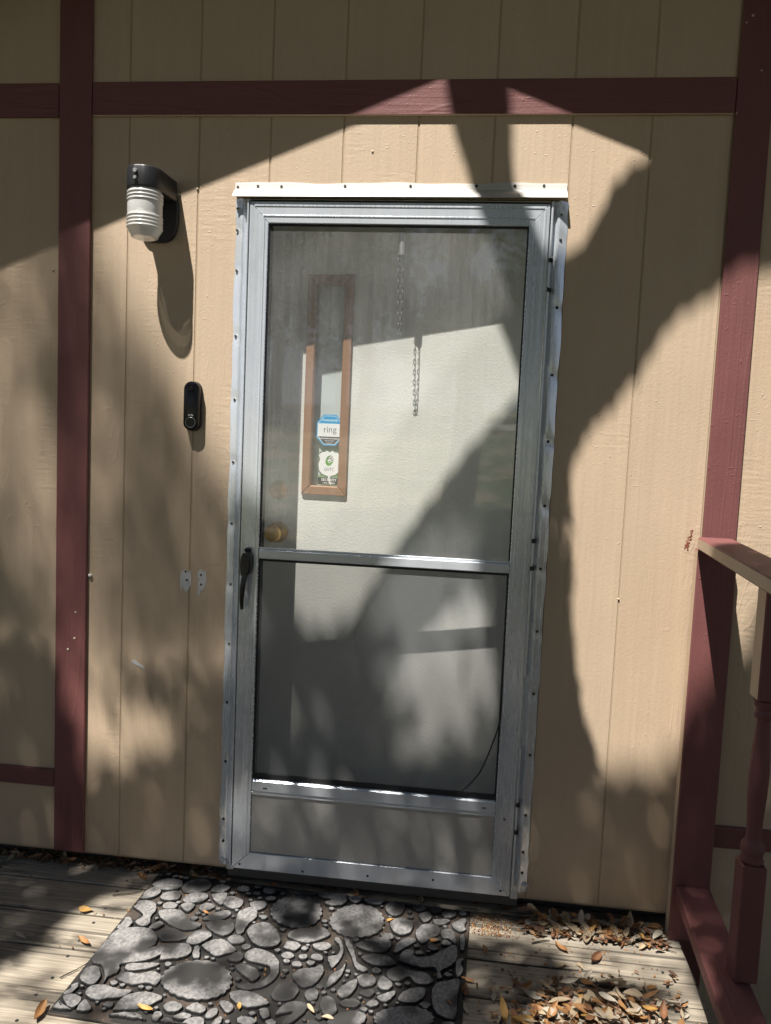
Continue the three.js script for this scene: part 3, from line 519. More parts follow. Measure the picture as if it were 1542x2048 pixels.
{
  const rail = thing('deck_railing', 'reddish brown wooden porch railing with tan inner faces, fixed to the siding', 'railing', [1.6, 0, 0.05]);
  const tw = [M.trimV[1], M.tan], O = (x) => x - 1.6, DZ = 0.05, dx = -0.06, dy = -0.025;
  const run = (x0, x1, y0, y1, len, two, name) => { const g = chbox(0, x1 - x0, y0 - y1, 0, 0, len, 0.004); if (two) byNormal(g, (n) => n.x < -0.8); else g.clearGroups(); const p = g.attributes.position; for (let i = 0; i < p.count; i++) { const z = p.getZ(i); p.setXYZ(i, p.getX(i) + dx * z, p.getY(i) + dy * z, z); } g.computeVertexNormals(); const m = part(name, g, two ? tw : M.trimV[1], rail); m.position.set(O(x0), y1, 0); return m; };
  run(1.602, 1.690, 1.085, 1.118, 2.3, true, 'top_rail');
  run(1.616, 1.706, 0.122, 0.161, 2.3, false, 'bottom_rail');
  const pg = byNormal(chbox(O(1.606), O(1.707), 0.0, 1.084, -0.0375, -0.0008, 0.003), (n) => n.x < -0.8); part('post', pg, tw, rail);
  // turned balusters
  const W = 0.026;
  for (let i = 0; i < 7; i++) {
    const z = 0.395 + i * 0.30, cx = 1.671 + dx * (z - 0.39), by = 0.161 + dy * (z - DZ) + 0.0005, ty = 1.085 + dy * (z - DZ) - 0.0005, cz = z - DZ;
    const sq = (y0, y1, two) => { const g = chbox(-W, W, y0, y1, -W, W, 0.003); return two ? byNormal(g, (n) => n.x < -0.8) : (g.clearGroups(), g); };
    const b = sub('baluster', rail); b.position.set(O(cx), 0, cz);
    part('lower_block', sq(by, 0.425, false), M.trimV[1], b); part('upper_block', sq(0.80, ty, true), tw, b);
    const pr = [[0.0001, 0.425], [0.024, 0.425], [0.0255, 0.433], [0.022, 0.440], [0.0235, 0.447], [0.0255, 0.455], [0.0245, 0.466], [0.019, 0.474], [0.0155, 0.482], [0.0165, 0.52], [0.0205, 0.585], [0.0215, 0.63], [0.0195, 0.68], [0.0155, 0.73], [0.014, 0.752], [0.019, 0.758], [0.022, 0.766], [0.019, 0.774], [0.0165, 0.778], [0.022, 0.784], [0.0245, 0.792], [0.024, 0.7995], [0.0001, 0.80]].map(([r, y]) => new THREE.Vector2(r, y));
    part('turning', new THREE.LatheGeometry(pr, 20), M.trimV[1], b);
  }
}

// ---------------------------------------------------------------- door mat
{
  const MY = 0.0065, mat = thing('door_mat', 'worn black rubber door mat moulded like pebbles and flowers, lying on the deck', 'doormat', [0.58, 0, 0.3]);
  const a = hit(320, 1743, 'y', MY), b = hit(941, 1823, 'y', MY), c = hit(94, 2025, 'y', MY), d = [b.x + (c.x - a.x) - 0.008, b.z + (c.z - a.z) + 0.0];
  const L = (x, z) => [x - 0.58, -(z - 0.3)];
  const flat = (pts, y0, y1, bev) => { const g = poly(pts, y0, y1, bev); g.rotateX(-Math.PI / 2); return g; };
  part('base', flat([L(a.x, a.z), L(c.x, c.z), L(...d), L(b.x, b.z)], 0.0008, MY, 0.001), M.matBase, mat);
  const c5 = (x, y) => [80 + x / 3.2125, 1720 + y / 3.2125], c6 = (x, y) => [500 + x / 3.2125, 1740 + y / 3.2125];
  const TY = 0.0165, toMat = ([u, v]) => { const q = hit(u, v, 'y', TY); return L(q.x, q.z); };
  const all = [];
  const inside = (x, z) => { const e = 0.006; const X = x + 0.58, Z = 0.3 - z; const tz = (Z - a.z - (b.z - a.z) * (X - a.x) / (b.x - a.x)), tx = X - (a.x + (c.x - a.x) * (Z - a.z) / (c.z - a.z)), tr = (b.x + (d[0] - b.x) * (Z - b.z) / (d[1] - b.z)) - X; return tz > e && tx > e && tr > e && Z < Math.min(c.z, d[1]) - e; };
  const clampIn = (p) => { let [x, z] = p; for (let i = 0; i < 30 && !inside(x, z); i++) { x *= 0.985; z = z * 0.985; } return [x, z]; };
  const piece = (pts, name = 'pebble') => { const q = pts.map(clampIn); all.push(q); part(name, flat(q, MY - 0.0008, TY - 0.003 + 0.002 * R(), 0.0014), [M.matTop, M.rubber], mat); };
  const shrink = (pts, k) => { const cx = pts.reduce((s, p) => s + p[0], 0) / pts.length, cy = pts.reduce((s, p) => s + p[1], 0) / pts.length; return pts.map(([x, y]) => [cx + (x - cx) * k, cy + (y - cy) * k]); };
  const blob = (cs, list) => { for (const s of list) { const pts = s.map(([x, y]) => toMat(cs(x, y))); const sm = smooth(shrink(pts, 1.06), 5).map(([x, y]) => [x + 0.0022 * (R() - 0.5), y + 0.0022 * (R() - 0.5)]); piece(sm); } };
  const rosette = (cs, x, y, rx, ry, n) => { const pts = []; for (let i = 0; i < 96; i++) { const t = i / 96 * Math.PI * 2, k = 0.94 + 0.06 * Math.abs(Math.sin(t * n / 2)) + 0.02 * Math.sin(t * 3 + x); pts.push(toMat(cs(x + rx * k * Math.cos(t), y + ry * k * Math.sin(t)))); } piece(pts, 'flower'); };
  blob(c5, [
    [[725, 150], [790, 120], [860, 115], [910, 130], [905, 165], [840, 185], [770, 180]], [[915, 165], [960, 130], [1040, 115], [1095, 140], [1080, 180], [1000, 200], [930, 195]], [[640, 235], [690, 190], [740, 170], [775, 195], [745, 225], [690, 240]],
    [[775, 225], [820, 200], [890, 195], [905, 220], [880, 245], [800, 250]], [[920, 255], [960, 215], [1040, 205], [1080, 225], [1050, 255], [980, 268]], [[600, 290], [650, 255], [730, 265], [745, 310], [715, 350], [700, 400], [650, 412], [612, 385], [660, 350], [640, 320]],
    [[495, 430], [520, 385], [570, 360], [592, 395], [560, 430], [520, 440]], [[790, 285], [830, 265], [880, 278], [870, 302], [800, 306]], [[770, 322], [860, 312], [920, 330], [960, 380], [1030, 400], [1000, 430], [920, 437], [850, 415], [805, 385], [775, 360]], [[700, 425], [765, 390], [795, 405], [760, 428], [720, 437]],
    [[350, 620], [420, 525], [500, 450], [600, 435], [700, 445], [745, 490], [730, 540], [690, 562], [790, 538], [775, 590], [700, 630], [600, 648], [520, 660], [510, 700], [440, 740], [415, 778], [420, 720], [405, 665], [355, 650]],
    [[765, 465], [840, 430], [900, 450], [940, 490], [900, 505], [820, 510], [775, 500]], [[940, 520], [990, 455], [1070, 445], [1100, 480], [1050, 515], [1000, 535]], [[775, 630], [800, 560], [870, 530], [960, 540], [965, 590], [900, 620], [840, 625]], [[980, 615], [993, 552], [1025, 555], [1020, 620]],
    [[1045, 540], [1120, 505], [1190, 510], [1255, 570], [1200, 590], [1130, 605], [1080, 575]], [[1205, 495], [1260, 470], [1315, 500], [1290, 525], [1230, 525]], [[1065, 405], [1130, 380], [1230, 390], [1240, 440], [1180, 475], [1110, 450]], [[1050, 370], [1110, 335], [1200, 315], [1225, 340], [1170, 370]],
    [[1265, 350], [1310, 310], [1385, 300], [1390, 360], [1340, 400], [1300, 460], [1260, 450]], [[1170, 255], [1230, 225], [1300, 250], [1290, 290], [1220, 300]], [[905, 290], [950, 268], [995, 285], [950, 325]], [[1025, 290], [1080, 268], [1125, 290], [1090, 310], [1040, 320]], [[1100, 190], [1160, 150], [1220, 170], [1180, 200]], [[1105, 218], [1200, 208], [1170, 275], [1130, 260]],
    [[550, 685], [570, 658], [660, 652], [750, 652], [755, 667], [680, 690], [590, 700]], [[495, 745], [560, 712], [640, 722], [720, 707], [775, 740], [740, 790], [680, 780], [600, 790], [530, 770]], [[260, 750], [300, 690], [370, 680], [385, 740], [350, 785], [300, 790]], [[150, 850], [190, 800], [245, 780], [240, 810], [190, 850]], [[150, 870], [220, 855], [265, 890], [220, 935], [175, 930]], [[75, 950], [125, 895], [140, 935], [100, 975]], [[235, 950], [290, 890], [330, 940], [300, 960]],
    [[295, 840], [340, 800], [420, 797], [500, 820], [585, 832], [520, 870], [430, 880], [370, 890], [310, 870]], [[475, 945], [540, 872], [640, 842], [730, 850], [780, 880], [700, 925], [620, 945], [520, 950]], [[795, 930], [850, 902], [910, 925], [890, 960], [820, 965]], [[940, 945], [1000, 910], [1065, 940], [1040, 975], [980, 965]], [[1060, 1000], [1080, 960], [1135, 940], [1140, 975], [1100, 1005]],
    [[445, 990], [540, 972], [640, 987], [640, 1030], [540, 1020], [460, 1015]], [[715, 1000], [750, 962], [785, 980], [750, 1020]], [[855, 1000], [920, 975], [975, 990], [930, 1015]], [[1210, 620], [1270, 585], [1305, 602], [1285, 640], [1230, 640]], [[1260, 680], [1310, 665], [1380, 690], [1410, 730], [1370, 765], [1310, 735]],
    [[1315, 605], [1380, 565], [1480, 592], [1530, 650], [1520, 730], [1450, 790], [1340, 815], [1275, 800], [1280, 782], [1400, 775], [1465, 730], [1470, 680], [1420, 660], [1340, 640]], [[1335, 450], [1380, 410], [1460, 402], [1520, 450], [1540, 515], [1480, 550], [1400, 540], [1350, 500]], [[1220, 850], [1290, 832], [1380, 850], [1465, 905], [1400, 930], [1320, 935], [1250, 900]], [[1150, 905], [1200, 895], [1245, 935], [1200, 970]], [[1405, 960], [1440, 945], [1475, 970], [1450, 1005]], [[1265, 1010], [1320, 995], [1390, 1020], [1350, 1050], [1280, 1040]], [[730, 1060], [800, 1008], [860, 1030], [840, 1074], [740, 1090]], [[900, 1065], [960, 1010], [1040, 1008], [1050, 1050], [1000, 1084]], [[1090, 1060], [1150, 1000], [1170, 1020], [1120, 1090]]]);
  rosette(c5, 1010, 765, 235, 130, 22); rosette(c6, 300, 260, 172, 105, 20); rosette(c6, 690, 320, 182, 108, 20); rosette(c6, 990, 955, 200, 90, 20);
  blob(c6, [
    [[440, 145], [530, 140], [610, 155], [605, 208], [520, 220], [480, 200], [520, 182], [460, 170]], [[630, 170], [700, 165], [715, 190], [670, 205]], [[735, 180], [800, 178], [860, 190], [830, 215], [760, 205]], [[235, 118], [320, 125], [425, 140], [390, 152], [300, 145]], [[875, 220], [930, 190], [990, 200], [985, 260], [930, 285], [880, 260]], [[905, 330], [960, 305], [1040, 330], [1030, 390], [960, 408], [910, 370]], [[1070, 380], [1120, 342], [1200, 350], [1215, 400], [1160, 430], [1110, 460], [1070, 420]], [[1085, 280], [1150, 262], [1165, 300], [1120, 328]], [[1180, 312], [1240, 308], [1285, 318], [1240, 345], [1190, 340]], [[1235, 270], [1310, 260], [1320, 290], [1260, 303]], [[1050, 225], [1130, 215], [1140, 245], [1080, 255]], [[1165, 235], [1220, 230], [1225, 260], [1180, 268]], [[1300, 340], [1380, 305], [1392, 370], [1340, 385]], [[1230, 385], [1290, 378], [1320, 420], [1325, 470], [1280, 440], [1240, 430]],
    [[245, 410], [310, 372], [400, 367], [460, 362], [510, 405], [450, 440], [360, 458], [290, 440]], [[540, 440], [570, 430], [600, 490], [590, 550], [530, 615], [507, 580], [505, 545], [565, 530], [572, 480]], [[605, 440], [635, 440], [670, 500], [690, 580], [750, 620], [730, 640], [680, 620], [655, 560]], [[680, 475], [760, 445], [850, 425], [905, 460], [870, 510], [780, 515]], [[720, 550], [800, 532], [880, 545], [935, 590], [880, 605], [790, 600]], [[925, 510], [960, 450], [1030, 430], [1065, 450], [1000, 490], [950, 520]],
    [[965, 570], [1000, 512], [1060, 515], [1065, 550], [1150, 550], [1215, 520], [1310, 480], [1325, 560], [1280, 610], [1222, 640], [1230, 680], [1195, 680], [1190, 622], [1100, 618], [1010, 590]], [[890, 640], [960, 612], [1010, 632], [1060, 640], [1120, 650], [1170, 700], [1130, 722], [1060, 715], [1020, 675], [960, 705], [900, 690]], [[820, 740], [840, 682], [870, 682], [915, 730], [880, 765]], [[690, 680], [750, 662], [805, 690], [790, 730], [720, 735]], [[490, 740], [520, 665], [585, 630], [615, 585], [600, 650], [540, 720]], [[275, 670], [330, 628], [410, 622], [450, 602], [470, 640], [430, 710], [350, 740], [300, 710]], [[140, 790], [190, 725], [270, 712], [310, 760], [270, 815], [180, 825]], [[350, 790], [380, 757], [435, 765], [430, 815], [375, 828]], [[560, 775], [630, 715], [690, 702], [660, 780], [600, 812]], [[700, 780], [760, 757], [800, 770], [770, 803]], [[815, 810], [870, 787], [935, 772], [910, 820], [860, 842]], [[955, 820], [1000, 765], [1080, 747], [1125, 762], [1110, 810], [1040, 842]], [[1170, 790], [1200, 725], [1270, 710], [1340, 705], [1330, 820], [1315, 935], [1250, 935], [1185, 885]], [[450, 850], [480, 807], [540, 825], [555, 900], [500, 930], [465, 900]], [[575, 840], [650, 818], [705, 840], [680, 870], [610, 865]], [[745, 855], [790, 825], [830, 850], [790, 872]], [[165, 920], [230, 852], [320, 842], [370, 870], [320, 930], [250, 975], [205, 968], [280, 900]], [[60, 890], [110, 882], [125, 930], [80, 945]], [[500, 970], [580, 912], [680, 902], [740, 922], [720, 980], [600, 1000]], [[1322, 590], [1370, 565], [1368, 640], [1332, 680]], [[835, 403], [900, 398], [925, 428], [880, 438]], [[0, 205], [60, 192], [105, 202], [90, 238], [30, 248]], [[1350, 425], [1380, 415], [1376, 500], [1352, 500]], [[1010, 205], [1035, 202], [1040, 218], [1015, 222]]]);
  // the rest of the moulding, past the near edge of the picture
  const r = rng(77), hits = (x, z) => all.some((q) => pip(x, z, q));
  const fillUp = (count, smin, smax, gap, tries) => { for (let i = 0, n = 0; i < tries && n < count; i++) {
    const x = -0.47 + 0.94 * r(), z = -0.34 + 0.64 * r(), s = smin + (smax - smin) * r(), e = s + gap, t0 = r() * 3; let ok = inside(x - s, z - s) && inside(x + s, z + s) && inside(x - s, z + s) && inside(x + s, z - s);
    for (let k = 0; ok && k < 12; k++) ok = !hits(x + e * Math.cos(k * 0.5236), z + e * 0.8 * Math.sin(k * 0.5236)); if (!ok || hits(x, z)) continue;
    const pts = []; for (let k = 0; k < 9; k++) { const t = k / 9 * Math.PI * 2, d2 = s * (0.75 + 0.3 * r()); pts.push([x + d2 * Math.cos(t + t0), z + d2 * Math.sin(t + t0) * 0.8]); } piece(smooth(pts, 3)); n++; } };
  fillUp(40, 0.016, 0.028, 0.002, 2500); fillUp(70, 0.009, 0.016, 0.002, 4000); fillUp(70, 0.0055, 0.009, 0.0018, 5000);
}

// ---------------------------------------------------------------- fallen leaves
const leafGeos = [];
function leafGeo(len, wid, curl, twist, cup, seed) {
  const r = rng(seed), N = 8, pos = [], uv = [], idx = [], rows = 4;
  for (let i = 0; i <= N; i++) for (let j = 0; j <= rows; j++) {
    const t = i / N, s = j / rows * 2 - 1, w = wid * Math.pow(Math.sin(Math.PI * Math.pow(clamp(t, 0.004, 0.996), 0.85)), 0.75) * (1 + 0.05 * (r() - 0.5)), a = twist * (t - 0.5);
    const x = s * w / 2, y = cup * (s * s - 0.3) * w + curl * ((t - 0.5) ** 2) * 4 * len * 0.25 + 0.0012 * (r() - 0.5);
    pos.push(x * Math.cos(a) - y * Math.sin(a), x * Math.sin(a) + y * Math.cos(a), (t - 0.5) * len); uv.push(j / rows, t);
    if (i < N && j < rows) { const o = i * (rows + 1) + j; idx.push(o, o + rows + 1, o + 1, o + 1, o + rows + 1, o + rows + 2); }
  }
  const g = new THREE.BufferGeometry(); g.setAttribute('position', new THREE.Float32BufferAttribute(pos, 3)); g.setAttribute('uv', new THREE.Float32BufferAttribute(uv, 2)); g.setIndex(idx); g.computeVertexNormals(); g.computeBoundingBox(); g.translate(0, -g.boundingBox.min.y, 0); return g;
}
for (let i = 0; i < 10; i++) leafGeos.push(leafGeo(rr(0.036, 0.066), rr(0.014, 0.027), rr(-0.4, 0.9), rr(-1.3, 1.3), rr(-0.2, 0.7), 100 + i));
const kinds = { tan: 'pale tan', grey: 'greyish tan', orange: 'orange brown', brown: 'dark brown', yellow: 'golden yellow', dark: 'blackened' };
function litter(x, y, z, kind, where, group, tilt = 0.25, scale = 1) {
  const m = solo('oak_leaf', leafGeos[Math.floor(R() * leafGeos.length)], litterMat[kind], `${kinds[kind]} dry oak leaf ${where}`, 'leaf', group);
  m.rotation.set(rr(-tilt, tilt), rr(0, Math.PI * 2), rr(-tilt, tilt), 'YXZ'); m.scale.setScalar(scale * rr(0.62, 1.05)); m.position.set(x, y + 0.001 + Math.abs(m.rotation.x) * 0.02 * m.scale.x + Math.abs(m.rotation.z) * 0.008, z); return m;
}
const pick = (...w) => { let t = R(), i = 0; for (; i < w.length - 2; i += 2) { if (t < w[i + 1]) break; t -= w[i + 1]; } return w[i]; };
{
  // drift against the siding at the right
  for (let i = 0; i < 92; i++) { const t = Math.pow(R(), 0.9), x = 1.2 + 0.40 * R(), z = 0.0 + 0.10 * t * (0.6 + 0.6 * ((x - 1.2) / 0.4)), y = 0.034 * (1 - t) * R(); litter(x, y, Math.max(z, 0.03), pick('tan', 0.36, 'grey', 0.24, 'orange', 0.2, 'brown', 0.12, 'yellow', 0.08), 'in the drift against the siding beside the storm door', 'leaves drifted against the wall', 0.45); }
  // heap in front of it
  for (let i = 0; i < 96; i++) { const u = 1160 + 175 * (R() + R() + R() - 1.5), v = 2025 + 70 * (R() + R() - 1), q = hit(u, Math.max(1925, v), 'y', 0.01); if (q.x > 1.56 || q.x < 1.09) continue; litter(q.x, 0.022 * R(), q.z, pick('tan', 0.28, 'grey', 0.17, 'orange', 0.28, 'brown', 0.15, 'yellow', 0.12), 'in the heap on the deck boards right of the mat', 'leaves heaped on the deck', 0.4); }
  // line in the dark corner under the siding at the left
  for (let i = 0; i < 58; i++) { const x = -0.5 + 0.82 * R(); litter(x, 0.014 * R(), -0.045 + 0.06 * R(), pick('brown', 0.5, 'dark', 0.3, 'tan', 0.2), 'caught in the gap under the siding left of the door', 'leaves under the siding', 0.5, 0.85); }
  for (let i = 0; i < 14; i++) { const x = 0.36 + 0.84 * R(); litter(x, 0, -0.04 + 0.05 * R(), pick('brown', 0.6, 'tan', 0.4), 'under the bottom edge of the storm door', 'leaves under the door', 0.3, 0.8); }
  const one = (u, v, kind, where, turn, y = 0.001, s = 1) => { const q = hit(u, v, 'y', y + 0.003); const m = litter(q.x, y, q.z, kind, where, undefined, 0.12, s); m.rotation.y = turn; return m; };
  one(172, 1820, 'yellow', 'lying flat on the bare boards beside the mat', 1.5); one(168, 1884, 'orange', 'lying flat on the bare boards, second from the mat corner', 1.1, 0.001, 0.9); one(80, 2028, 'orange', 'standing at the near corner of the mat', 0.3, 0.001, 0.9); one(412, 1826, 'orange', 'on the mat between the pebbles', 1.0, 0.013, 0.6); one(478, 2012, 'yellow', 'on the mat below the large flower', 0.2, 0.013, 0.8); one(290, 2018, 'yellow', 'on the mat near its left corner', 1.4, 0.013, 0.9); one(780, 1838, 'yellow', 'on the mat beside a flower', 2.2, 0.013, 0.8); one(869, 1880, 'orange', 'on the mat beside the small lobed pebbles', 1.5, 0.013, 0.7); one(838, 1905, 'grey', 'on the mat inside the scroll shape', 1.6, 0.013, 0.6); one(897, 2003, 'brown', 'on the mat over the largest pebble', 0.7, 0.013, 0.7); one(622, 2018, 'tan', 'on the mat, folded, near the small pebbles', 0.6, 0.013, 0.8); one(655, 2035, 'tan', 'lying across the near part of the mat', 1.5, 0.013, 0.8);
  one(1070, 1862, 'orange', 'alone on the boards between mat and drift', 0.3); one(1122, 1897, 'orange', 'alone on the boards in front of the drift', 0.9, 0.001, 0.9); one(971, 1902, 'orange', 'alone on the boards close to the mat edge', 0.3, 0.001, 0.7); one(42, 1872, 'grey', 'alone on the shaded boards at the left', 1.1, 0.001, 0.8); one(930, 1985, 'brown', 'leaning on the right edge of the mat', 0.2, 0.001, 0.9); one(935, 1962, 'orange', 'lying against the right edge of the mat', 1.4, 0.001, 0.7); one(930, 2015, 'grey', 'pale side up against the right edge of the mat', 0.3, 0.001, 0.9); one(355, 1735, 'brown', 'under the top corner of the mat', 1.6, 0.004, 0.9); one(285, 1752, 'orange', 'at the top corner of the mat', 0.9, 0.001, 1); one(258, 1822, 'orange', 'touching the left edge of the mat', 1.0, 0.001, 0.6); one(840, 1783, 'brown', 'flat on the board under the storm door', 1.4, 0.001, 0.8);
  for (const [u, v] of [[1075, 1835], [1150, 1850], [1230, 1845], [1180, 1862], [1210, 1868], [1130, 1868], [1160, 1930], [1190, 1920], [1120, 1930], [1280, 1850], [1310, 1855]]) { const q = hit(u, v, 'y', 0.004); litter(q.x, 0, q.z, pick('orange', 0.4, 'tan', 0.4, 'brown', 0.2), 'scattered on the boards between drift and heap', 'leaves scattered on the deck', 0.2); }
  // twigs
  const twig = (pts, r, where) => solo('twig', limbGeo(pts.map(([u, v, y]) => hit(u, v, 'y', y || 0.004)), [r, r * 0.5], 5, 4, 0.2), M.bark, where, 'twig');
  twig([[1000, 2048], [1008, 2015], [1003, 2000]], 0.003, 'short brown twig standing at the left side of the leaf heap'); twig([[1064, 1886], [1082, 1882], [1100, 1880]], 0.0022, 'short forked twig on the boards beside the lone orange leaf'); twig([[1290, 1890], [1320, 1896], [1353, 1905]], 0.002, 'long thin twig on the boards below the railing'); twig([[1290, 2012], [1330, 2015], [1370, 2026]], 0.0018, 'thin curved twig at the right side of the leaf heap'); twig([[120, 1955], [160, 1935], [195, 1912]], 0.0016, 'hair thin twig on the boards touching the mat'); twig([[1150, 1960], [1190, 1968], [1240, 1975], [1285, 1985]], 0.008, 'thick dark stick half buried in the leaf heap'); twig([[790, 1915], [815, 1928], [838, 1935]], 0.0018, 'pale stalk lying across the mat'); twig([[225, 1790], [270, 1785], [310, 1772]], 0.0016, 'thin curved twig beside the top corner of the mat'); twig([[1000, 1925], [1030, 1930], [1055, 1934]], 0.0018, 'straw coloured stalk along the board joint');
  const under = (geo, n, f, seed, label) => { const r = rng(seed), m4 = new THREE.Matrix4(), im = new THREE.InstancedMesh(geo, std({ color: 0xffffff, map: veins, roughness: 0.75, side: THREE.DoubleSide }), n); for (let i = 0; i < n; i++) { const [x, y, z] = f(r), sc = 0.25 + 0.55 * r() * r(); m4.compose(new THREE.Vector3(x, y, z), new THREE.Quaternion().setFromEuler(new THREE.Euler((r() - 0.5) * 0.7, r() * 6.28, (r() - 0.5) * 0.9, 'YXZ')), new THREE.Vector3(sc * (0.6 + r()), sc, sc)); im.setMatrixAt(i, m4); const c = leafTint[['brown', 'dark', 'tan', 'orange', 'brown', 'grey'][Math.floor(r() * 6)]], k = 0.6 + 0.5 * r(); im.setColorAt(i, lin(c[0] * k, c[1] * k, c[2] * k)); } im.name = 'leaf_litter'; im.name = numbered('leaf_litter'); im.userData = { kind: 'stuff', label, category: 'leaf litter' }; shade(im); scene.add(im); };
  under(leafGeos[2], 240, (r) => [1.21 + 0.39 * r(), 0.002 + 0.012 * r(), 0.03 + 0.07 * r()], 61, 'broken brown leaf bits under the drift by the siding');
  under(leafGeos[5], 420, (r) => { const q = hit(1170 + 190 * (r() + r() + r() - 1.5), Math.max(1915, 2020 + 85 * (r() + r() - 1)), 'y', 0.004); return [clamp(q.x, 1.08, 1.58), 0.002 + 0.01 * r(), q.z]; }, 62, 'broken brown leaf bits and dirt under the heap on the deck');
  under(leafGeos[7], 260, (r) => [-0.5 + 0.85 * r(), 0.001 + 0.01 * r(), -0.05 + 0.05 * r()], 63, 'dark rotted leaf bits along the foot of the siding');
  // crumbs of leaf nobody could count
  const cg = new THREE.TetrahedronGeometry(0.0026), N = 1500, im = new THREE.InstancedMesh(cg, std({ color: 0xffffff, roughness: 0.9 }), N), mm = new THREE.Matrix4(), qq = new THREE.Quaternion(), ee = new THREE.Euler();
  for (let i = 0; i < N; i++) {
    let x, z, y = 0.001; const k = R();
    if (k < 0.3) { x = 1.06 + 0.08 * R() + 0.1 * R() * R(); z = 0.02 + 0.1 * R(); } else if (k < 0.5) { x = rr(0.15, 1.0); z = rr(0.03, 0.55); y = 0.0075; } else if (k < 0.65) { x = rr(1.1, 1.55); z = rr(0.1, 0.5); } else if (k < 0.8) { x = rr(-0.5, 1.6); z = [0.076, 0.2165, 0.357][Math.floor(R() * 3)] + rr(-0.006, 0.006); } else { x = rr(-0.5, 1.6); z = rr(-0.05, 0.03); }
    const s = rr(0.4, 1.6); mm.compose(new THREE.Vector3(x, y + 0.0006 * s, z), qq.setFromEuler(ee.set(R() * 6, R() * 6, R() * 6)), new THREE.Vector3(s * 1.4, s * 0.5, s)); im.setMatrixAt(i, mm);
    const c = leafTint[pick('orange', 0.35, 'brown', 0.35, 'tan', 0.3)]; im.setColorAt(i, lin(...c));
  }
  im.name = 'leaf_crumbs'; im.userData = { kind: 'stuff', label: 'crumbled brown leaf bits on deck and mat', category: 'debris' }; shade(im); scene.add(im);
}

// ---------------------------------------------------------------- trees
function leafShape(l, w) { const g = new THREE.BufferGeometry(); g.setAttribute('position', new THREE.Float32BufferAttribute([0, 0, -l / 2, w / 2, 0.1 * w, -l * 0.05, 0, -0.12 * w, l * 0.03, -w / 2, 0.1 * w, -l * 0.05, w * 0.3, 0.05 * w, l * 0.28, -w * 0.3, 0.05 * w, l * 0.28, 0, 0, l / 2], 3)); g.setIndex([0, 2, 1, 0, 3, 2, 3, 5, 2, 1, 2, 4, 2, 5, 6, 2, 6, 4]); g.computeVertexNormals(); return g; }
function crown(points, geo, mat, parent, seed, smin, smax) {
  const r = rng(seed), im = new THREE.InstancedMesh(geo, mat, points.length), m = new THREE.Matrix4(), q = new THREE.Quaternion(), e = new THREE.Euler();
  points.forEach((p, i) => { const s = smin + (smax - smin) * r(); m.compose(p, q.setFromEuler(e.set((r() - 0.5) * 2.2, r() * 6.283, (r() - 0.5) * 2.2)), new THREE.Vector3(s, s, s)); im.setMatrixAt(i, m); const k = 0.75 + 0.5 * r(); im.setColorAt(i, lin(k * (0.9 + 0.3 * r()), k, k * 0.9)); });
  im.name = 'crown'; im.userData.kind = 'stuff'; shade(im); parent.add(im); return im;
}
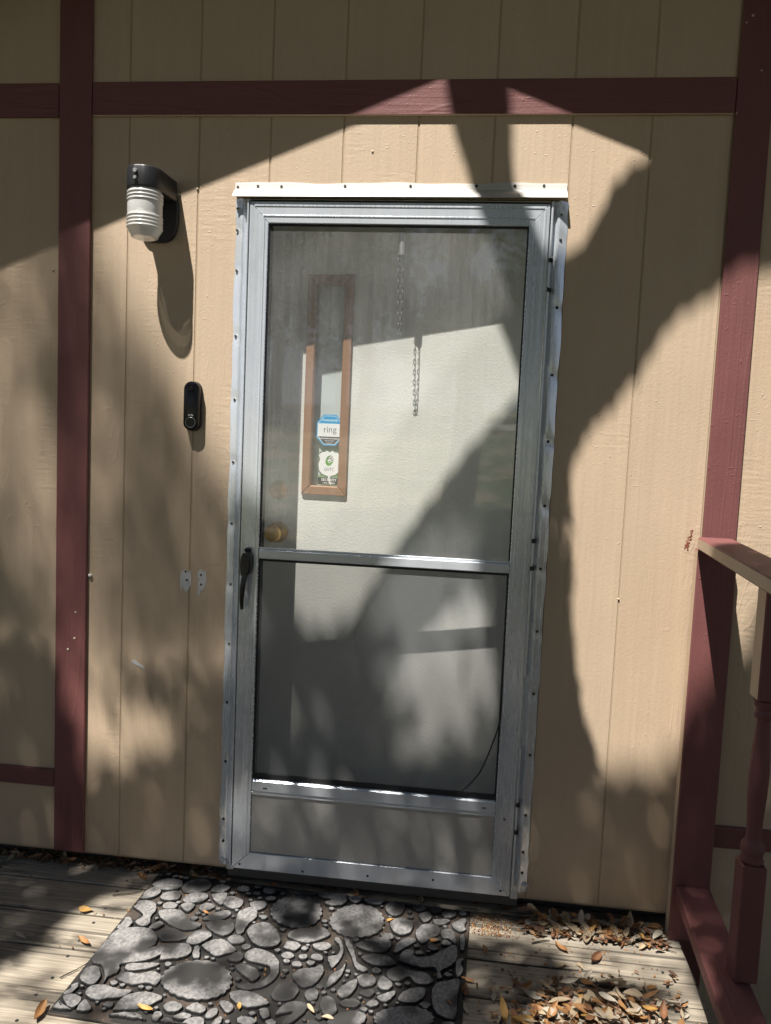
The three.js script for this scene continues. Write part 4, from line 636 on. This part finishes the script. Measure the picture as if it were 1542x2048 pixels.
{
  const W = (u, v) => { const q = hit(u, v, 'z', 0); return [q.x, q.y]; }, D = (u, v) => { const q = hit(u, v, 'y', 0.005), z = Math.max(q.z, 0.06); return [q.x + SX * z, -SY * z]; };
  // how far the leaves overhead let the sun through, as read from the light on wall and deck: [share of sun, outline]
  const open = [
    [0.20, [[165, 440], [420, 440], [480, 1000], [470, 1450], [330, 1480], [165, 1500]].map((p) => W(...p))],
    [0.36, [[-80, 380], [116, 380], [120, 1300], [60, 1180], [0, 1060], [-80, 900]].map((p) => W(...p))],
    [0.12, [[470, 1540], [990, 1600], [1040, 1760], [460, 1720]].map((p) => W(...p))],
    [1, [[165, -150], [1700, -150], [1700, 900], [1560, 1200], [1500, 1300], [1420, 1440], [1380, 1510], [1300, 1560], [1230, 1550], [1150, 1560], [1080, 1400], [1060, 1200], [1020, 1000], [960, 900], [760, 950], [700, 1090], [560, 1100], [480, 1000], [440, 930], [405, 880], [365, 790], [325, 700], [280, 600], [235, 520], [165, 470]].map((p) => W(...p))],
    [0.85, [[740, 1160], [960, 1000], [975, 1230], [960, 1390], [740, 1400]].map((p) => W(...p))],
    [0.45, [[110, 940], [195, 990], [235, 1120], [250, 1250], [255, 1400], [168, 1540], [116, 1380]].map((p) => W(...p))],
    [0.80, [[178, 1400], [260, 1410], [340, 1420], [345, 1480], [250, 1535], [178, 1550]].map((p) => W(...p))],
    [0.55, [[1040, 1170], [1110, 1180], [1100, 1340], [1030, 1330]].map((p) => W(...p))],
    [0.85, [[-40, 1945], [0, 1925], [60, 1895], [130, 1830], [240, 1778], [330, 1748], [500, 1775], [560, 1860], [540, 2090], [-40, 2090]].map((p) => D(...p))],
    [0.72, [[540, 1850], [700, 1880], [820, 1960], [700, 2090], [540, 2090]].map((p) => D(...p))],
    [0.75, [[640, 1785], [1150, 1800], [1345, 1848], [1400, 1975], [1150, 1960], [1075, 1880], [980, 1870], [900, 1880], [700, 1880], [620, 1850]].map((p) => D(...p))],
    [0.55, [[1050, 1995], [1415, 1985], [1440, 2090], [1000, 2090]].map((p) => D(...p))],
    [0.25, [[1010, 1885], [1075, 1885], [1080, 1915], [1000, 1920]].map((p) => D(...p))],
  ];
  const near = [[[1095, 690], [1140, 860], [1138, 1100], [1142, 1300], [1158, 1400], [1188, 1530], [1150, 1620], [960, 1520], [980, 1240], [975, 1060], [985, 900], [1040, 760]].map((p) => W(...p))];
  const share = (x, y) => { let v = 0.03; for (const [k, p] of open) if (pip(x, y, p)) v = k; return v; };
  const place = (x, y, s) => new THREE.Vector3(x, y, 0).addScaledVector(U, s);
  const tree = thing('oak_tree', 'live oak whose limbs and leaves hang over the porch', 'tree', [0, 0, 0]);
  const r = rng(4242), pts = [], area = 0.00075;
  const x0 = -1.6, x1 = 3.2, y0 = -4.5, y1 = 3.0, cells = (x1 - x0) * (y1 - y0) * U.z;   // area seen from the sun
  const tries = Math.floor(cells * 3.6 / area);
  for (let i = 0; i < tries; i++) { const x = x0 + (x1 - x0) * r(), y = y0 + (y1 - y0) * r(), od = -Math.log(share(x, y)); if (r() < od / 3.6) pts.push(place(x, y, (x < 0.36 && y > 0.62 ? 12 + 3 * r() : 5.0 + 1.7 * r()) / U.y - y / U.y)); }
  const big = leafShape(0.075, 0.034); crown(pts, big, M.leaf, tree, 5, 0.8, 1.2);
  const npts = []; const nb = near[0], bx0 = 0.95, bx1 = 1.6, by0 = 0.2, by1 = 1.9;
  for (let i = 0; i < (bx1 - bx0) * (by1 - by0) * U.z * 5 / 0.00028; i++) { const x = bx0 + (bx1 - bx0) * r(), y = by0 + (by1 - by0) * r(); if (pip(x, y, nb)) npts.push(place(x, y, 2.5 + 0.7 * r())); }
  crown(npts, leafShape(0.046, 0.021), M.leaf, tree, 6, 0.8, 1.2);
  // limbs: [pixel on the wall where the shadow falls, distance up the sun's ray], radii
  const L = (list) => list.map(([u, v, s]) => place(...W(u, v), s));
  const add = (name, list, radii, sides = 10) => part(name, limbGeo(list, radii, sides, 8, 0.03), M.bark, tree);
  add('limb', [...L([[1085, 800, 2.7], [1130, 715, 2.7], [1190, 655, 2.7], [1255, 560, 2.75], [1340, 470, 2.85], [1450, 440, 3.0], [1600, 420, 3.3]]), new THREE.Vector3(2.7, 5.2, 1.6), new THREE.Vector3(4.0, 4.6, 2.6)], [0.09, 0.09, 0.09, 0.105, 0.09, 0.082, 0.09, 0.14, 0.19]);
  add('limb', L([[1085, 770, 2.7], [1072, 640, 2.8], [1035, 520, 2.95], [995, 410, 3.15], [975, 305, 3.4], [958, 200, 3.7], [948, 100, 4.0], [930, -150, 4.8], [900, -500, 5.8]]), [0.062, 0.058, 0.056, 0.056, 0.064, 0.084, 0.09, 0.07, 0.05]);
  add('limb', L([[1080, 770, 2.7], [985, 830, 2.75], [880, 930, 2.8], [780, 1040, 2.9], [690, 1150, 3.1], [600, 1300, 3.4], [480, 1560, 3.9]]), [0.08, 0.07, 0.066, 0.06, 0.052, 0.044, 0.034]);
  add('limb', L([[1085, 760, 2.7], [1065, 950, 2.75], [1055, 1200, 2.85], [1065, 1450, 3.0], [1080, 1600, 3.2]]), [0.07, 0.06, 0.055, 0.05, 0.045]);
  add('trunk', [[4.3, -0.9, 2.9], [4.25, 0.3, 2.85], [4.1, 1.8, 2.7], [4.0, 3.4, 2.6], [4.0, 4.6, 2.6], [3.7, 6.0, 2.9], [3.2, 7.0, 3.9]].map((a) => new THREE.Vector3(...a)), [0.36, 0.27, 0.24, 0.23, 0.21, 0.17, 0.12], 14);
  add('limb', [[3.6, 6.0, 2.7], [2.4, 7.0, 4.2], [0.8, 7.7, 4.9], [-0.6, 8.0, 4.9], [-1.8, 8.2, 4.6]].map((a) => new THREE.Vector3(...a)), [0.15, 0.10, 0.06, 0.04, 0.02]);
  // more crown beyond the porch, clear of the rays that reach the wall in view
  const clear = (p) => { const t = p.z / U.z, x = p.x - U.x * t, y = p.y - U.y * t; return x > x0 && x < x1 && y > y0 && y < y1; };
  const fill = (n, cx, cy, cz, rx, ry, rz) => { const o = []; for (let i = 0; i < n; i++) { const a = r() * 6.283, q = Math.sqrt(r()), p = new THREE.Vector3(cx + rx * q * Math.cos(a), cy + ry * (r() - 0.5) * 2 * (1.1 - q * q * 0.8), cz + rz * q * Math.sin(a)); if (!clear(p)) o.push(p); } return o; };
  const clump = leafShape(0.26, 0.15);
  crown([...fill(3200, 4.8, 7.4, 4.2, 3.4, 1.4, 3.4), ...fill(2200, 1.2, 7.6, 5.2, 3, 1, 3)], clump, M.leaf, tree, 7, 0.8, 1.3);
  for (const [x, z, rx, rz, n, label] of [[-5.2, 4.6, 4.6, 4.6, 6200, 'live oak at the left end of the porch'], [8.5, 7.5, 4.8, 4.8, 6000, 'live oak beside the porch railing'], [0.8, 11.5, 5.2, 3.6, 6400, 'live oak in the yard facing the storm door'], [-10.5, 10.5, 4.5, 4.5, 4500, 'live oak in the yard left of the porch'], [8, 0.5, 3.4, 4, 3800, 'live oak against the right end of the house']]) {
    const t = thing('oak_tree', label, 'tree'), gy = rise(x, z);
    part('trunk', limbGeo([[x, gy - 0.4, z], [x + 0.15, gy + 2, z - 0.1], [x - 0.2, 5, z + 0.2], [x, 7.6, z]].map((a) => new THREE.Vector3(...a)), [0.32, 0.24, 0.2, 0.1], 12, 5), M.bark, t);
    for (let k = 0; k < 5; k++) { const a = k * 1.257 + x; part('limb', limbGeo([[x - 0.2, 4.6 + 0.3 * k, z + 0.2], [x + rx * 0.3 * Math.cos(a), 6.4, z + rz * 0.3 * Math.sin(a)], [x + rx * 0.62 * Math.cos(a), 7.6, z + rz * 0.62 * Math.sin(a)]].map((q) => new THREE.Vector3(...q)), [0.13, 0.08, 0.03], 7, 4), M.bark, t); }
    crown(fill(n, x, 8.0, z, rx, 1.6, rz), clump, M.leaf, t, 30 + Math.round(x), 0.8, 1.4);
  }
}
{
  // trees beyond the drive, mirrored in the glass
  const r = rng(909), leafF = leafShape(0.42, 0.26);
  const spots = [[-14, 34, 13], [-9, 36, 14], [-4, 33, 12], [0.5, 35, 6.5], [5.5, 34, 11], [11, 37, 13], [16, 35, 12], [-19, 37, 14], [-24, 34, 13], [22, 38, 14], [-7, 44, 16], [9, 45, 16], [28, 35, 13], [-30, 38, 15], [3, 46, 8]];
  spots.forEach(([x, z, h], n) => {
    const y = Math.min(rise(x, z), 4.2), t = thing('oak_tree', ['broad green oak standing beyond the gravel drive', 'tall green oak in the row behind the drive'][n < 7 ? 0 : 1], 'tree', [x, y, z], n < 7 ? 'oaks along the drive' : 'oaks behind the drive');
    part('trunk', limbGeo([[0, -0.3, 0], [0.1, h * 0.25, 0.1], [-0.1, h * 0.5, 0]].map((a) => new THREE.Vector3(...a)), [0.35, 0.25, 0.15], 9, 4), M.bark, t);
    const pts = []; for (let c = 0; c < 26; c++) { const a = r() * 6.283, q = Math.sqrt(r()) * h * 0.36, cy = h * (0.32 + 0.6 * r()), cr = h * (0.10 + 0.09 * r()); for (let i = 0; i < 130; i++) { const v = new THREE.Vector3(r() - 0.5, r() - 0.5, r() - 0.5).normalize().multiplyScalar(cr * Math.cbrt(r())); pts.push(new THREE.Vector3(q * Math.cos(a), cy, q * Math.sin(a)).add(v)); } }
    crown(pts, leafF, M.farLeaf, t, 20 + n, 0.7, 1.4);
  });
}

renderer.render(scene, camera);
